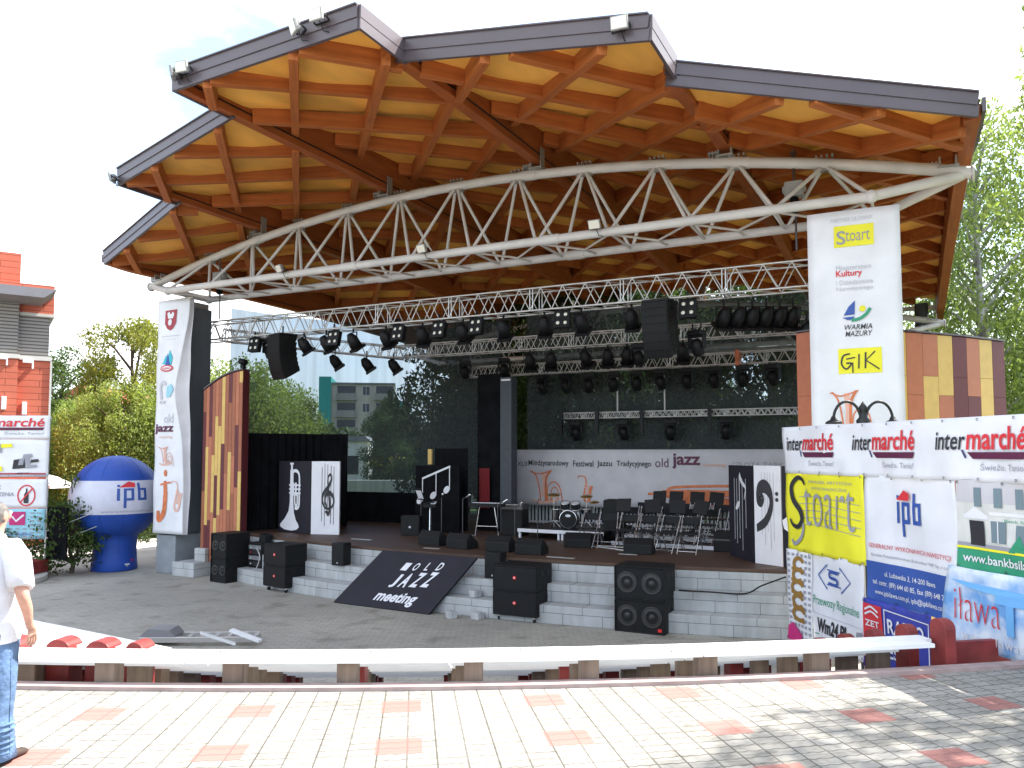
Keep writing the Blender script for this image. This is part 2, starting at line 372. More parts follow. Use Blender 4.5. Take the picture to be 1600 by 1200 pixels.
# flat graphics: letters and marks laid on a surface given by mp(x, z, lift)
_tc = {}
def text_geo(body, weight=0., shear=0., space=1.):
    k = (body, weight, shear, space)
    if k not in _tc:
        cu = bpy.data.curves.new('t', 'FONT'); cu.body = body; cu.size = 1; cu.offset = weight; cu.shear = shear; cu.space_character = space; cu.resolution_u = 3
        o = bpy.data.objects.new('t', cu); COL.objects.link(o)
        dg = bpy.context.evaluated_depsgraph_get(); dg.update()
        me = bpy.data.meshes.new_from_object(o.evaluated_get(dg))
        vs = [(v.co.x, v.co.y) for v in me.vertices]; fs = [tuple(p.vertices) for p in me.polygons]
        bpy.data.objects.remove(o); bpy.data.curves.remove(cu); bpy.data.meshes.remove(me)
        xs = [v[0] for v in vs]; ys = [v[1] for v in vs]
        _tc[k] = (vs, fs, min(xs), max(xs), min(ys), max(ys))
    return _tc[k]
class G:
    def __init__(s, mp, step=.006): s.b = B(); s.mp = mp; s.step = step
    def text(s, body, x0, z0, x1, z1, m, weight=0., shear=0., space=1., L=2):
        vs, fs, a, b, c, d = text_geo(body, weight, shear, space)
        sx = (x1 - x0) / (b - a); sz = (z1 - z0) / (d - c)
        s.b.use(m).add([s.mp(x0 + (v[0] - a) * sx, z0 + (v[1] - c) * sz, L * s.step) for v in vs], fs); return s
    def rect(s, x0, z0, x1, z1, m, L=1, n=None):
        nu = n or max(1, min(30, int(abs(x1 - x0) / .07))); nv = n or max(1, min(30, int(abs(z1 - z0) / .07)))
        s.b.use(m).sheet(lambda u, v: s.mp(x0 + (x1 - x0) * u, z0 + (z1 - z0) * v, L * s.step), nu, nv); return s
    def poly(s, pts, m, L=2): s.b.use(m).add([s.mp(x, z, L * s.step) for x, z in pts], [tuple(range(len(pts)))]); return s
    def disc(s, cx, cz, rx, rz, m, L=2, tilt=0., n=20):
        ca, sa = math.cos(tilt), math.sin(tilt)
        return s.poly([(cx + rx * math.cos(a) * ca - rz * math.sin(a) * sa, cz + rx * math.cos(a) * sa + rz * math.sin(a) * ca) for a in [2 * math.pi * i / n for i in range(n)]], m, L)
    def line(s, pts, w, m, L=2, w2=None):
        pts = [Vector(p) for p in pts]; N = len(pts); vs = []
        for i, p in enumerate(pts):
            d = (pts[min(i + 1, N - 1)] - pts[max(i - 1, 0)]).normalized(); nn = Vector((-d.y, d.x))
            ww = (w(i / (N - 1)) if callable(w) else (w if w2 is None else w + (w2 - w) * i / (N - 1))) / 2
            vs += [p + nn * ww, p - nn * ww]
        s.b.use(m).add([s.mp(v.x, v.y, L * s.step) for v in vs], [(2 * i, 2 * i + 1, 2 * i + 3, 2 * i + 2) for i in range(N - 1)]); return s
    def ring(s, cx, cz, rx, rz, w, m, a0=0., a1=360., L=2, n=24):
        return s.line([(cx + rx * math.cos(R(a0 + (a1 - a0) * i / n)), cz + rz * math.sin(R(a0 + (a1 - a0) * i / n))) for i in range(n + 1)], w, m, L)
    def obj(s, name, parent): return s.b.obj(name, parent, fix=False)
def spline(pts, n=8):
    P = [Vector(p) for p in pts]; P = [2 * P[0] - P[1]] + P + [2 * P[-1] - P[-2]]; o = []
    for i in range(1, len(P) - 2):
        for k in range(n):
            t_ = k / n; a, b, c, d = P[i - 1:i + 3]
            o.append(.5 * ((2 * b) + (c - a) * t_ + (2 * a - 5 * b + 4 * c - d) * t_ ** 2 + (3 * b - a - 3 * c + d) * t_ ** 3))
    o.append(P[-2]); return o

# ------------------------------------------------------------------ frames
TH = R(27); ORG = Vector((-1.24, 17.3, 0)); U = Vector((math.cos(TH), -math.sin(TH), 0)); V = Vector((math.sin(TH), math.cos(TH), 0))
SRZ = -TH
def S(s, t, z=0.): w = ORG + U * s + V * t; return Vector((w.x, w.y, z))
ZO, ZS = -1.16, -.07
CX, CY = -2.2, 41.0                       # centre of the seating rings
def ring_pt(r, a, z=0.): return Vector((CX + r * math.sin(a), CY - r * math.cos(a), z))

# ================================================================== the setting: ground, plaza, terrace, paths
b = B().use('grass'); b.add([(-400, -60, -1.24), (400, -60, -1.24), (400, 700, -1.24), (-400, 700, -1.24)], [(0, 1, 2, 3)])
struct(b.obj('ground'))
b = B().use('orchestra_pavers'); b.add([(-24, 11, ZO), (9, 11, ZO), (16, 24, ZO), (2, 40, ZO), (-14, 24.2, ZO), (-24, 22.6, ZO)], [(0, 1, 2, 3, 4, 5)])
struct(b.obj('orchestra_pavement'))
b = B().use('path_concrete'); b.add([(-45, 22.4, -1.2), (-14, 24.0, -1.2), (-7, 30.5, -1.2), (-10, 33, -1.2), (-16, 28.0, -1.2), (-45, 27, -1.2)], [(0, 1, 2, 3, 4, 5)])
b.use('path_concrete').box(-40, -13.9, 24.0, 24.15, -1.2, -1.08)
struct(b.obj('footpath'))
N = 60; A0, A1 = -.62, .40
arc = [ring_pt(34.1, A0 + (A1 - A0) * i / N) for i in range(N + 1)]
b = B().use('plaza_pavers')
vs = [(p.x, p.y, 0) for p in arc] + [(arc[-1].x + 6, -25, 0), (arc[0].x - 6, -25, 0)]
b.add(vs, [tuple(range(len(vs)))]); struct(b.obj('plaza_pavement'))
def ring_band(b, r0, r1, z0, z1, a0=A0, a1=A1, n=60):
    vs = []
    for i in range(n + 1):
        a = a0 + (a1 - a0) * i / n
        for r, z in ((r0, z1), (r1, z1), (r1, z0), (r0, z0)): vs.append(ring_pt(r, a, z))
    fs = []
    for i in range(n):
        for k in range(4): fs.append((i * 4 + k, i * 4 + (k + 1) % 4, i * 4 + 4 + (k + 1) % 4, i * 4 + 4 + k))
    b.add(vs, fs + [(0, 1, 2, 3), tuple(n * 4 + k for k in (3, 2, 1, 0))])
b = B().use('kerb_stone'); ring_band(b, 33.97, 34.11, -.3, .035, n=60); struct(b.obj('kerb'))
b = B().use('terrace_slab')
TR = [-.17 - .165 * k for k in range(7)]
for k in range(7): ring_band(b, 33.96 - .52 * (k + 1) + .003, 33.96 - .52 * k + .0, -1.5, TR[k])
struct(b.obj('terrace_steps'))

# ------------------------------------------------------------------ benches, row by row down to the orchestra
def arc_plank(b, r0, r1, a0, a1, z0, z1, n=24): ring_band(b, r0, r1, z0, z1, a0, a1, n)
def post_box(b, r, a, w, d, z0, z1, jit=0.):
    c = ring_pt(r, a); M = Matrix.Translation((c.x, c.y, 0)) @ Matrix.Rotation(a + jit, 4, 'Z')
    b.box(-w / 2, w / 2, -d / 2, d / 2, z0, z1, M)
def round_post(b, r, a, w, d, z0, z1):
    c = ring_pt(r, a); M = Matrix.Translation((c.x, c.y, 0)) @ Matrix.Rotation(a + math.pi / 2, 4, 'Z')
    pts = [(-d / 2, z0), (d / 2, z0)] + [(d / 2 * math.cos(q), z1 - d * .38 + d * .38 * math.sin(q)) for q in [math.pi * i / 8 for i in range(9)]]
    b.prism(pts, -w / 2, w / 2, M)
ROWN = ['topmost', 'second', 'third', 'fourth', 'fifth', 'lowest']
for k in range(7):
    zs_, r_ = .24 - .165 * k, 33.99 - .52 * k; pw = .178 if k == 0 else .15
    a0, a1 = -.155, .187
    lab = ['long white bench on stubby wooden posts along the plaza kerb', 'white bench one step below the kerb bench, showing beneath its seat',
           'white bench row two steps below the kerb bench', 'white bench row three steps down, fourth from the kerb', 'white bench row fifth from the kerb', 'white bench row next to the lowest one',
           'lowest white bench row beside the grey orchestra pavement'][k]
    t_ = thing('bench', lab, 'bench', ring_pt(r_, 0, TR[k]), 0, 'curved bench rows of the amphitheatre')
    o = -Vector(t_.location)
    b = B().use('bench_white'); b.M = Matrix.Translation(o)
    for i in range(5):
        q0, q1 = a0 + (a1 - .003 - a0) * i / 5, a0 + (a1 - .003 - a0) * (i + 1) / 5 - .0004
        arc_plank(b, r_ - pw, r_, q0, q1, zs_ - .035, zs_ - .003 * (i % 2), 6)
    arc_plank(b, r_ - 2 * pw - .012, r_ - pw - .012, a0, a1, zs_ - .035, zs_ - .002)
    b.use('steel_dark')
    for j in range(9):
        for rr in (pw / 2, pw * 1.55):
            c = ring_pt(r_ - rr, a0 + .02 + j * .0405, zs_); b.box(c.x - .012, c.x + .012, c.y - .012, c.y + .012, zs_ - .01, zs_ + .003)
    b.obj('seat', t_)
    for j in range(-3, 9):
        a = (-1.37 + 1.07 * j - .05 * k) / 33.75 + rnd.uniform(-.0012, .0012)
        if a < a0 + .01 or a > a1 - .006: continue
        red = k >= 5 or (k >= 1 and (j * 3 + k) % 7 == 0) or (j < -1)
        for dr_ in (.13,):
            b = B().use('red_paint' if red else 'post_wood'); b.M = Matrix.Translation(o)
            post_box(b, r_ - dr_ + rnd.uniform(-.01, .01), a - (.0036 if a > .02 else -.0015) * (dr_ > .2), .165 + rnd.uniform(-.02, .02), .17, TR[k] - .02, zs_ - .036 - rnd.uniform(0, .008), rnd.uniform(-.05, .05))
            b.obj('post', t_, bevel=.008)
    if k < 6:
        b = B().use('red_paint'); b.M = Matrix.Translation(o); round_post(b, r_ - .16, a1 + .003, .12, .22, TR[k], zs_ + .20)
        b.obj('end_post', t_, bevel=.012)
# the wing that turns away at the left
t_ = thing('bench', 'broad white fan of bench boards turning away with red round topped posts in front', 'bench', (-3.4, 7.75, -.285), 0, 'curved bench rows of the amphitheatre')
nr = [(-3.35, 7.70), (-4.95, 7.98), (-8.4, 8.6)]; fr_ = [(-3.30, 7.76), (-5.55, 9.12), (-8.9, 11.1)]
b = B().use('bench_white')
for q in range(5):
    pts = []
    for u_, e_ in ((q / 5, 1), ((q + .97) / 5, -1)):
        row = [(n_[0] + (f_[0] - n_[0]) * u_ + 3.4, n_[1] + (f_[1] - n_[1]) * u_ - 7.75) for n_, f_ in zip(nr, fr_)]
        pts += row[::e_]
    b.plan(pts, .405 + .003 * (q % 2), .445 + .003 * (q % 2))
b.obj('seat', t_)
for x, y, w_ in ((-3.62, 7.66, .1), (-4.0, 7.72, .13), (-4.42, 7.78, .13), (-4.95, 7.84, .16), (-5.6, 7.98, .16), (-6.4, 8.1, .16)):
    b = B().use('red_paint'); M = Matrix.Translation((x + 3.4, y - 7.75, 0)) @ Matrix.Rotation(R(-10), 4, 'Z')
    pts = [(-w_, -.0), (w_, -.0)] + [(w_ * math.cos(q), .43 + .09 * math.sin(q)) for q in [math.pi * i / 8 for i in range(9)]]
    b.prism(pts, -.0, .2, M); b.obj('post', t_, bevel=.01)
# red board along the kerb at the right
b = B().use('red_paint'); b.M = Matrix.Translation(-ring_pt(33.6, .2)); arc_plank(b, 33.55, 33.62, .193, .262, -.3, .145, 8)
o = b.obj('kerb_board', None, ring_pt(33.6, .2)); tag(o, 'dark red board along the kerb below the cloudy blue banner', 'board')

# ================================================================== the stage
SN = 48
def edge(s): return -.5 + .02 * (s - .8) ** 2
def base_edge(s, k): return edge(s) - .36 * (2 - k) - .04
st_ = thing('stage', 'wide curved stage with pale block steps and brown plank deck', 'stage', S(0, 0, ZO), SRZ)
tops = [-.82, -.48, -.135]
for k in range(3):
    b = B().use('stage_blocks'); s0, s1 = (-7.6, 8.3)
    pts = [(s0 + (s1 - s0) * i / SN, base_edge(s0 + (s1 - s0) * i / SN, k)) for i in range(SN + 1)]
    b.plan(pts + [(s1, 3.0), (s0, 3.0)], (0 if k == 0 else tops[k - 1] - ZO + .002) , tops[k] - ZO); b.obj('step', st_, bevel=.012)
b = B().use('stage_deck_wood'); s0, s1 = -7.55, 8.25
pts = [(s0 + (s1 - s0) * i / SN, edge(s0 + (s1 - s0) * i / SN) - .05) for i in range(SN + 1)]
b.plan(pts + [(8.6, 4), (6.5, 9), (-6.5, 9), (-8.4, 4)], tops[2] - ZO + .002, ZS - ZO); b.obj('deck', st_, bevel=.008)
b = B().use('stage_blocks'); b.box(-8.4, -7.61, -.35, 2.5, 0, .36); b.box(-8.0, -7.61, .0, 2.5, .362, .70); b.obj('step', st_, bevel=.012)
for s_, t_2, z_, lab in ((1.35, -1.47, 0., 'grey block on the pavement at the foot of the steps, closest to the casters pair'), (.85, -1.62, 0., 'grey block on the pavement just right of the sloping sign board'), (1.1, -1.12, .345, 'grey block lying on the first stage step between sign board and casters pair')):
    b = B().use('stage_blocks'); b.box(-.09, .09, -.1, .1, 0, .13); tag(b.obj('loose_block', None, S(s_, t_2 + .08, ZO + z_), SRZ + s_, bevel=.008), lab, 'block', 'loose grey blocks by the steps')

# ------------------------------------------------------------------ columns
def column(sgn, lab):
    t_ = thing('column', lab, 'column', S(-8.88 if sgn < 0 else 8.0, .45 if sgn < 0 else .55, ZO), SRZ, 'columns carrying the front truss')
    b = B().use('column_paint'); k_ = 1 if sgn < 0 else .55; b.box(-.33 * k_, .33 * k_, -.6, .45 * (2 * k_ - 1 if sgn > 0 else 1), 1.02, 7.2); b.obj('shaft', t_, bevel=.02)
    b = B().use('column_base'); b.box(-.37 * k_, .37 * k_, -.63, .48 * (2 * k_ - 1 if sgn > 0 else 1), 0, 1.015); b.obj('base', t_, bevel=.02)
    b = B().use('bracket_steel'); b.box(-.25, .25, -.4, .4, 7.2, 7.36); b.obj('cap_plate', t_)
column(-1, 'dark grey column behind the narrow hanging banner, blue balloon beside it')
column(1, 'dark grey column hidden behind the tall white sponsor banner')
for sg, lab in ((1, 'black rear column under the roof edge beside the birches'),):
    t_ = thing('rear_column', lab, 'column', S(sg * 9.3, 13.6, ZO), SRZ, 'black rear columns of the roof')
    b = B().use('dark_column'); b.path([(0, 0, 0), (0, 0, 8.0)], .2, 14); b.obj('shaft', t_)
    b = B().use('dark_column'); b.path([(-sg * .1, 0, 5.6), (-sg * 2.1, 0, 7.3)], .07, 8); b.obj('brace', t_)

# ================================================================== canopy roof
SK = [-9.85 + 3.94 * k for k in range(6)]
BAY = [((-1.44, 7.29), (-2.5, 8.05)), ((-3.96, 8.03), (-4.65, 8.45)), ((-5.85, 8.46), (-6.06, 8.42)), ((-4.95, 8.46), (-4.9, 7.84)), ((-3.72, 7.76), (-2.0, 7.14))]
TB = 15.0
roof = thing('canopy_roof', 'fan shaped timber stage roof with stepped metal edges and orange underside', 'roof', S(0, 0, ZO), SRZ)
def rz_(z): return z - ZO
def chord_z(s): return 8.0 - 1.3 * (s / 9.85) ** 2
def front_t(k, f): return BAY[k][0][0] + (BAY[k][1][0] - BAY[k][0][0]) * f
def soff(k, s, t):
    f = (s - SK[k]) / 3.94; f = max(0, min(1, f)); tf = front_t(k, f)
    z = BAY[k][0][1] + (BAY[k][1][1] - BAY[k][0][1]) * f
    d = max(0., t - tf)
    return z - .09 + .17 * min(max(d - 1.1, 0), 2.9) + .05 * max(0, min(d - 4., 4.)) - .05 * max(0, t - 4)
nraft = 0; rest = B().use('glulam')
for k in range(5):
    s0, s1 = SK[k] + .1, SK[k + 1] - .1
    b = B().use('soffit_board')
    def fn(u, v, k=k, s0=s0, s1=s1):
        s = s0 - .09 + (s1 - s0 + .18) * u; tf = front_t(k, (s - SK[k]) / 3.94); t = tf + .03 + (TB - tf - .03) * v; return (s, t, rz_(soff(k, s, t)))
    b.sheet(fn, 6, 16); b.obj('soffit', roof)
    b = B().use('roof_metal')
    def fn2(u, v, k=k, s0=s0, s1=s1):
        s = s0 - .2 + (s1 - s0 + .4) * u; tf = front_t(k, (s - SK[k]) / 3.94); t = tf - .02 + (TB + .1 - tf) * v; return (s, t, rz_(soff(k, s, t) + .07))
    b.sheet(fn2, 6, 16); b.obj('roof_sheet', roof)
    # diagonal lattice of rafters
    for fam in (0, 1):
        sd, cd = math.sin(R(42)) * (1 if fam == 0 else -1), math.cos(R(42))
        n0, n1 = cd, -sd                          # normal of the family in (s, t)
        c = -20.
        cs = []
        base = -1.97 * n0 + (-5.9) * n1
        for j in range(-24, 30):
            c = base + .55 + j * (1.56 if fam == 0 else 1.38)
            lo, hi = -1e9, 1e9
            # s range
            p = (n0 * c, n1 * c)
            for (pv, dv, a_, b_) in ((p[0], sd, s0, s1), (p[1], cd, -7., TB - .1)):
                t0_, t1_ = (a_ - pv) / dv, (b_ - pv) / dv
                lo = max(lo, min(t0_, t1_)); hi = min(hi, max(t0_, t1_))
            # front edge
            def g(tau): s = p[0] + sd * tau; return p[1] + cd * tau - front_t(k, (s - SK[k]) / 3.94) - .02
            if lo >= hi: continue
            if g(hi) <= 0: continue
            if g(lo) < 0:
                x0_, x1_ = lo, hi
                for _ in range(40):
                    m_ = (x0_ + x1_) / 2
                    if g(m_) < 0: x0_ = m_
                    else: x1_ = m_
                lo = x1_
            if hi - lo < .45: continue
            a_ = (p[0] + sd * lo, p[1] + cd * lo); e_ = (p[0] + sd * hi, p[1] + cd * hi)
            dep = .28 if fam == 0 else .32
            pa = Vector((a_[0], a_[1], rz_(soff(k, *a_)) - dep / 2 + .01)); pe = Vector((e_[0], e_[1], rz_(soff(k, *e_)) - dep / 2 + .01))
            own = (a_[1] + e_[1]) / 2 < 5.2 and nraft < 98
            Lr = (pe - pa).length; dv_ = (pe - pa).normalized()
            if own:
                nraft += 1
                q = B().use('glulam'); q.bar((0, 0, 0), (Lr, 0, 0), .15, dep)
                o = q.obj('rafter', roof, bevel=.006); o.location = pa; o.rotation_euler = dv_.to_track_quat('X', 'Z').to_euler()
            else: rest.bar(pa, pe, .15, dep)
    # fascia, two boards
    (t0_, z0_), (t1_, z1_) = BAY[k]
    b = B().use('fascia_metal')
    A_, E_ = Vector((SK[k] - .06, t0_ - .05, rz_(z0_))), Vector((SK[k + 1] + .06, t1_ - .05, rz_(z1_)))
    b.bar(A_ + Vector((0, 0, -.045)), E_ + Vector((0, 0, -.045)), .07, .19); b.bar(A_ + Vector((0, .014, -.225)), E_ + Vector((0, .014, -.225)), .06, .165)
    b.bar(A_ + Vector((0, -.005, .052)), E_ + Vector((0, -.005, .052)), .12, .02)
    b.obj('fascia', roof)
o = rest.obj('rafter', roof); struct(o, 'stuff')
for k in range(1, 5):       # the returns beside the ribs
    ta, za = BAY[k - 1][1]; tb, zb = BAY[k][0]; z_ = max(za, zb); dz = .0
    b = B().use('fascia_metal'); s_ = SK[k] + (.075 if k >= 3 else -.075)
    zt = za if k >= 3 else zb; zt2 = zt + .0
    for (o1, h_, oo) in ((-.045, .19, 0), (-.225, .165, .012)):
        b.bar((s_, min(ta, tb) - .05, rz_(zt + o1)), (s_, max(ta, tb) + .02, rz_(zt2 + o1)), .06 - oo, h_)
    b.obj('fascia', roof)
for k, f in ((0, 0), (5, 1)):
    kk = 0 if k == 0 else 4; s_ = SK[k] + (-.14 if k == 0 else .14); tf, z_ = BAY[kk][f]
    b = B().use('fascia_metal'); pts = [(s_, tf - .05 + (TB - tf) * i / 12, rz_(soff(kk, SK[k], tf + (TB - tf) * i / 12) - .04)) for i in range(13)]
    for i in range(12): b.bar(pts[i], pts[i + 1], .05, .2)
    b.obj('fascia', roof)
b = B().use('truss_paint'); b.bar((-9.9, TB + .1, rz_(6.95)), (9.9, TB + .1, rz_(6.95)), .1, .14); b.obj('gutter', roof)
TIPB = [(-1.46, 7.0), (-3.95, 7.80), (-5.85, 8.17), (-4.96, 8.13), (-3.74, 7.45), (-1.95, 6.85)]
for k in range(6):
    tt, zb = TIPB[k]; s_ = SK[k]; zc = chord_z(s_) + .24
    top = lambda t: max([soff(j, s_, t) for j in (k - 1, k) if 0 <= j < 5]) + .02
    bot = [(tt + .02, zb)] + [(tt + .02 + (-.6 - tt) * i / 6, zb + (zc - zb) * (1 - (1 - i / 6) ** 1.6)) for i in range(1, 7)] + [(1.5, zc), (6, zc - .05), (TB - .1, zc - .45)]
    tp = [(TB - .1, top(TB - .1))] + [(t, top(t)) for t in (11, 8, 5, 3, 1, -.5, -2, -3.5) if t > tt + .3] + [(tt + .02, max(top(tt + .02), zb + .2))]
    b = B().use('rib_glulam'); M = Matrix(((0, 1, 0, s_), (1, 0, 0, 0), (0, 0, 1, -ZO), (0, 0, 0, 1)))
    b.prism(bot + tp, -.11, .11, M)
    o = b.obj('rib', roof, bevel=.01)
    b = B().use('black_plastic'); b.path([(s_ + .125, t, rz_(z)) for t, z in [(p_[0], p_[1] + .14) for p_ in bot[:-1]]], .014, 6); b.obj('cable', o)

# ------------------------------------------------------------------ arched truss
def arched_truss(lab, t0, dz):
    tr_ = thing('arched_truss', lab, 'truss', S(0, t0, 6.0), SRZ, 'arched tube trusses under the roof')
    Z = lambda z: z - 6.0 + dz
    b = B().use('truss_paint'); b.path([(s, 0, Z(chord_z(s))) for s in [-9.95 + 19.9 * i / 40 for i in range(41)]], .10, 12)
    for s in (-6.0, -1.0, 1.8, 6.2): b.path([(s - .18, 0, Z(chord_z(s - .18))), (s + .18, 0, Z(chord_z(s + .18)))], .112, 12)
    for sg in (-1, 1): b.lathe([(0, -.02), (.125, -.02), (.125, .02), (0, .02)], 14, Matrix.Translation((sg * 9.96, 0, Z(chord_z(9.95)))) @ Matrix.Rotation(math.pi / 2, 4, 'Y'))
    b.obj('top_chord', tr_)
    for sg in (-1, 1):
        b = B().use('truss_paint'); b.path([(-9.8, 0, Z(6.66)), (-8.44, sg * .68, Z(6.3)), (8.44, sg * .68, Z(6.3)), (9.8, 0, Z(6.66))], .088, 12)
        for s in (-8.44, 8.44): b.ball((s, sg * .68, Z(6.3)), .115)
        for s in (-2.4, 2.6): b.path([(s - .2, sg * .68, Z(6.3)), (s + .2, sg * .68, Z(6.3))], .102, 12)
        b.obj('bottom_chord', tr_)
    for j in range(11):
        s = (j - 5) * 1.535; za = Z(chord_z(s) - .09)
        for sg in (-1, 1):
            for dj in (-1, 1):
                b = B().use('truss_paint'); b.tube((s + dj * .06, sg * .04, za), (s + dj * .72, sg * .66, Z(6.36)), .036, 8); b.obj('brace', tr_)
        b = B().use('bracket_steel'); b.box(s - .17, s + .17, -.05, .05, za - .05, za + .03)
        for q in range(4): b.box(s - .15 + q * .09, s - .12 + q * .09, -.05, .05, za + .2, za + .25)
        b.obj('node_plate', tr_)
    b = B().use('truss_paint')
    for j in range(12):
        s = (j - 5.5) * 1.535
        b.tube((s, -.68, Z(6.28)), (s, .68, Z(6.28)), .03, 6)
        if j < 11: b.tube((s, -.66, Z(6.26)), (s + .77, 0, Z(6.2)), .026, 6); b.tube((s + .77, 0, Z(6.2)), (s + 1.535, -.66, Z(6.26)), .026, 6); b.tube((s + .77, 0, Z(6.2)), (s + .77, .66, Z(6.26)), .026, 6)
    b.obj('lower_lacing', tr_)
    for k, s in enumerate(SK):
        b = B().use('bracket_steel'); z = Z(chord_z(s)); d_ = -.02
        s += .02 if abs(s) < 9 else (-.25 if s > 0 else .25)
        for q in (-.12, .12): b.box(s + q - .014, s + q + .014, -.09, .09, z + .08, z + (.55 if abs(s) < 9 else .3))
        b.box(s - .16, s + .16, -.13, .13, z + .1, z + .13)
        for q in range(4): b.box(s - .3 + q * .06, s - .28 + q * .06, -.06, .06, z + .1, z + .24)
        b.box(s - .32, s - .1, -.07, .07, z + .19, z + .21)
        b.obj('bracket', tr_)
arched_truss('great arched white tube truss spanning the front of the roof', 0, 0)
arched_truss('rear arched tube truss at the back under the roof, behind the lighting', 13.4, -.55)

# ================================================================== lighting rig
def box_truss(lab, p, q, sz, rz_off=0.):
    p = Vector(p); q = Vector(q); L = (q - p).length; an = math.atan2(q.y - p.y, q.x - p.x)
    t_ = thing('lighting_truss', lab, 'truss', p, an, 'aluminium lighting trusses over the stage')
    pit = math.asin((q.z - p.z) / L); M = Matrix.Rotation(-pit, 4, 'Y')
    h = sz / 2; r = .024 if sz > .4 else .018
    for y in (-h, h):
        for z in (-h, h):
            b = B().use('aluminium'); b.M = M; b.tube((0, y, z), (L, y, z), r, 8); b.obj('chord', t_)
    b = B().use('aluminium'); b.M = M; n = max(2, round(L / (sz * 1.05))); st = L / n; rr = r * .55
    for i in range(n):
        x0, xm, x1 = i * st, (i + .5) * st, (i + 1) * st
        for y in (-h, h): b.tube((x0, y, -h), (xm, y, h), rr, 6); b.tube((xm, y, h), (x1, y, -h), rr, 6)
        for z in (-h, h): b.tube((x0, -h, z), (x1, h, z), rr, 5)
        if i % 4 == 0:
            for dx in (0, .07):
                for y in (-h, h): b.tube((x0 + dx, y, -h), (x0 + dx, y, h), rr, 6)
                for z in (-h, h): b.tube((x0 + dx, -h, z), (x0 + dx, h, z), rr, 6)
    b.obj('lacing', t_); return t_
box_truss('long front lighting truss carrying blinders and two speaker arrays', S(-9.2, 1.1, 5.46), S(8.3, 1.1, 5.46), .5)
box_truss('second lighting truss behind the front one, with a row of cans', S(-4.63, 4.0, 4.97), S(6.8, 4.0, 4.94), .34)
box_truss('third lighting truss over the stage with an orange strap', S(-3.2, 6.0, 4.5), S(7.2, 6.0, 4.5), .3)
box_truss('low thin truss hung on two pale poles before the rear net', S(-.1, 6.1, 3.1), S(6.9, 6.1, 3.1), .16)
box_truss('side lighting truss running back from the grey left column', S(-8.6, 1.4, 5.4), S(-4.3, 4.2, 4.95), .34)
box_truss('side lighting truss running back beside the tall sponsor banner', S(7.55, 1.4, 5.4), S(7.15, 6.2, 4.6), .42)
for i, s in enumerate((1.6, 2.95)):
    b = B().use('truss_paint'); b.tube((0, 0, 0), (0, 0, 1.15), .022, 8)
    o = b.obj('hanging_pole', None, S(s, 6.1, 3.18), SRZ); tag(o, ['pale pole holding the low rear truss, nearer the black tower', 'pale pole holding the low rear truss, nearer the big speaker array'][i], 'pole', 'pale poles of the low truss')
for i, s in enumerate((-.05, 1.05, 2.35, 4.2)):
    b = B().use('black_plastic'); b.box(-.045, .045, -.06, .06, -.55, .12)
    o = b.obj('strip_light', None, S(s, 5.93, 3.1), SRZ + .1); tag(o, 'slim black upright batten clipped to the low rear truss, %s from its left end' % ORD[i], 'batten', 'black battens on the low truss')
b = B().use('orange_print'); b.box(-.05, .05, -.18, .18, -.2, .2); o = b.obj('strap', None, S(4.95, 6.0, 4.5), SRZ); tag(o, 'orange strap wrapped round the third lighting truss', 'strap')

# fixture prototypes, each with its clamp at the origin
def can_light(loc, rz, label, tilt=R(35)):
    t_ = thing('can_light', label, 'spotlight', loc, rz, 'black can spotlights on the trusses')
    M = Matrix.Translation((0, 0, -.30)) @ Matrix.Rotation(tilt, 4, 'X')
    b = B().use('black_plastic'); b.tube((0, 0, .08), (0, 0, -.08), .025, 8); b.bar((-.17, 0, -.09), (.17, 0, -.09), .03, .015); b.bar((-.17, 0, -.09), (-.17, 0, -.32), .012, .03, (0, 1, 0)); b.bar((.17, 0, -.09), (.17, 0, -.32), .012, .03, (0, 1, 0)); b.obj('yoke', t_)
    b = B().use('black_plastic'); b.lathe([(0, .2), (.07, .2), (.1, .14), (.145, .05), (.15, -.2), (.12, -.2)], 16, M); b.box(-.165, .165, -.165, .165, -.26, -.195, M); b.obj('body', t_)
    b = B().use('lamp_lens'); b.lathe([(0, -.262), (.13, -.262)], 16, M); b.obj('lens', t_, fix=False)
    return t_
def blinder(loc, rz, label):
    t_ = thing('blinder_light', label, 'stage light', loc, rz, 'four lamp blinders on the front truss')
    b = B().use('black_plastic'); b.tube((0, 0, .1), (0, 0, -.06), .022, 8); b.bar((-.19, 0, -.06), (.19, 0, -.06), .03, .015); b.obj('yoke', t_)
    M = Matrix.Translation((0, 0, -.27)) @ Matrix.Rotation(R(-12), 4, 'X')
    b = B().use('black_plastic'); b.box(-.17, .17, -.05, .09, -.19, .19, M); b.box(-.185, .185, -.06, -.045, -.2, .2, M); b.obj('housing', t_, bevel=.008)
    for x in (-.085, .085):
        for z in (-.095, .095):
            b = B().use('lens_glass'); b.lathe([(0, .012), (.028, .008), (.040, 0)], 14, M @ Matrix.Translation((x, -.064, z)) @ Matrix.Rotation(R(90), 4, 'X')); b.obj('lamp', t_)
    return t_
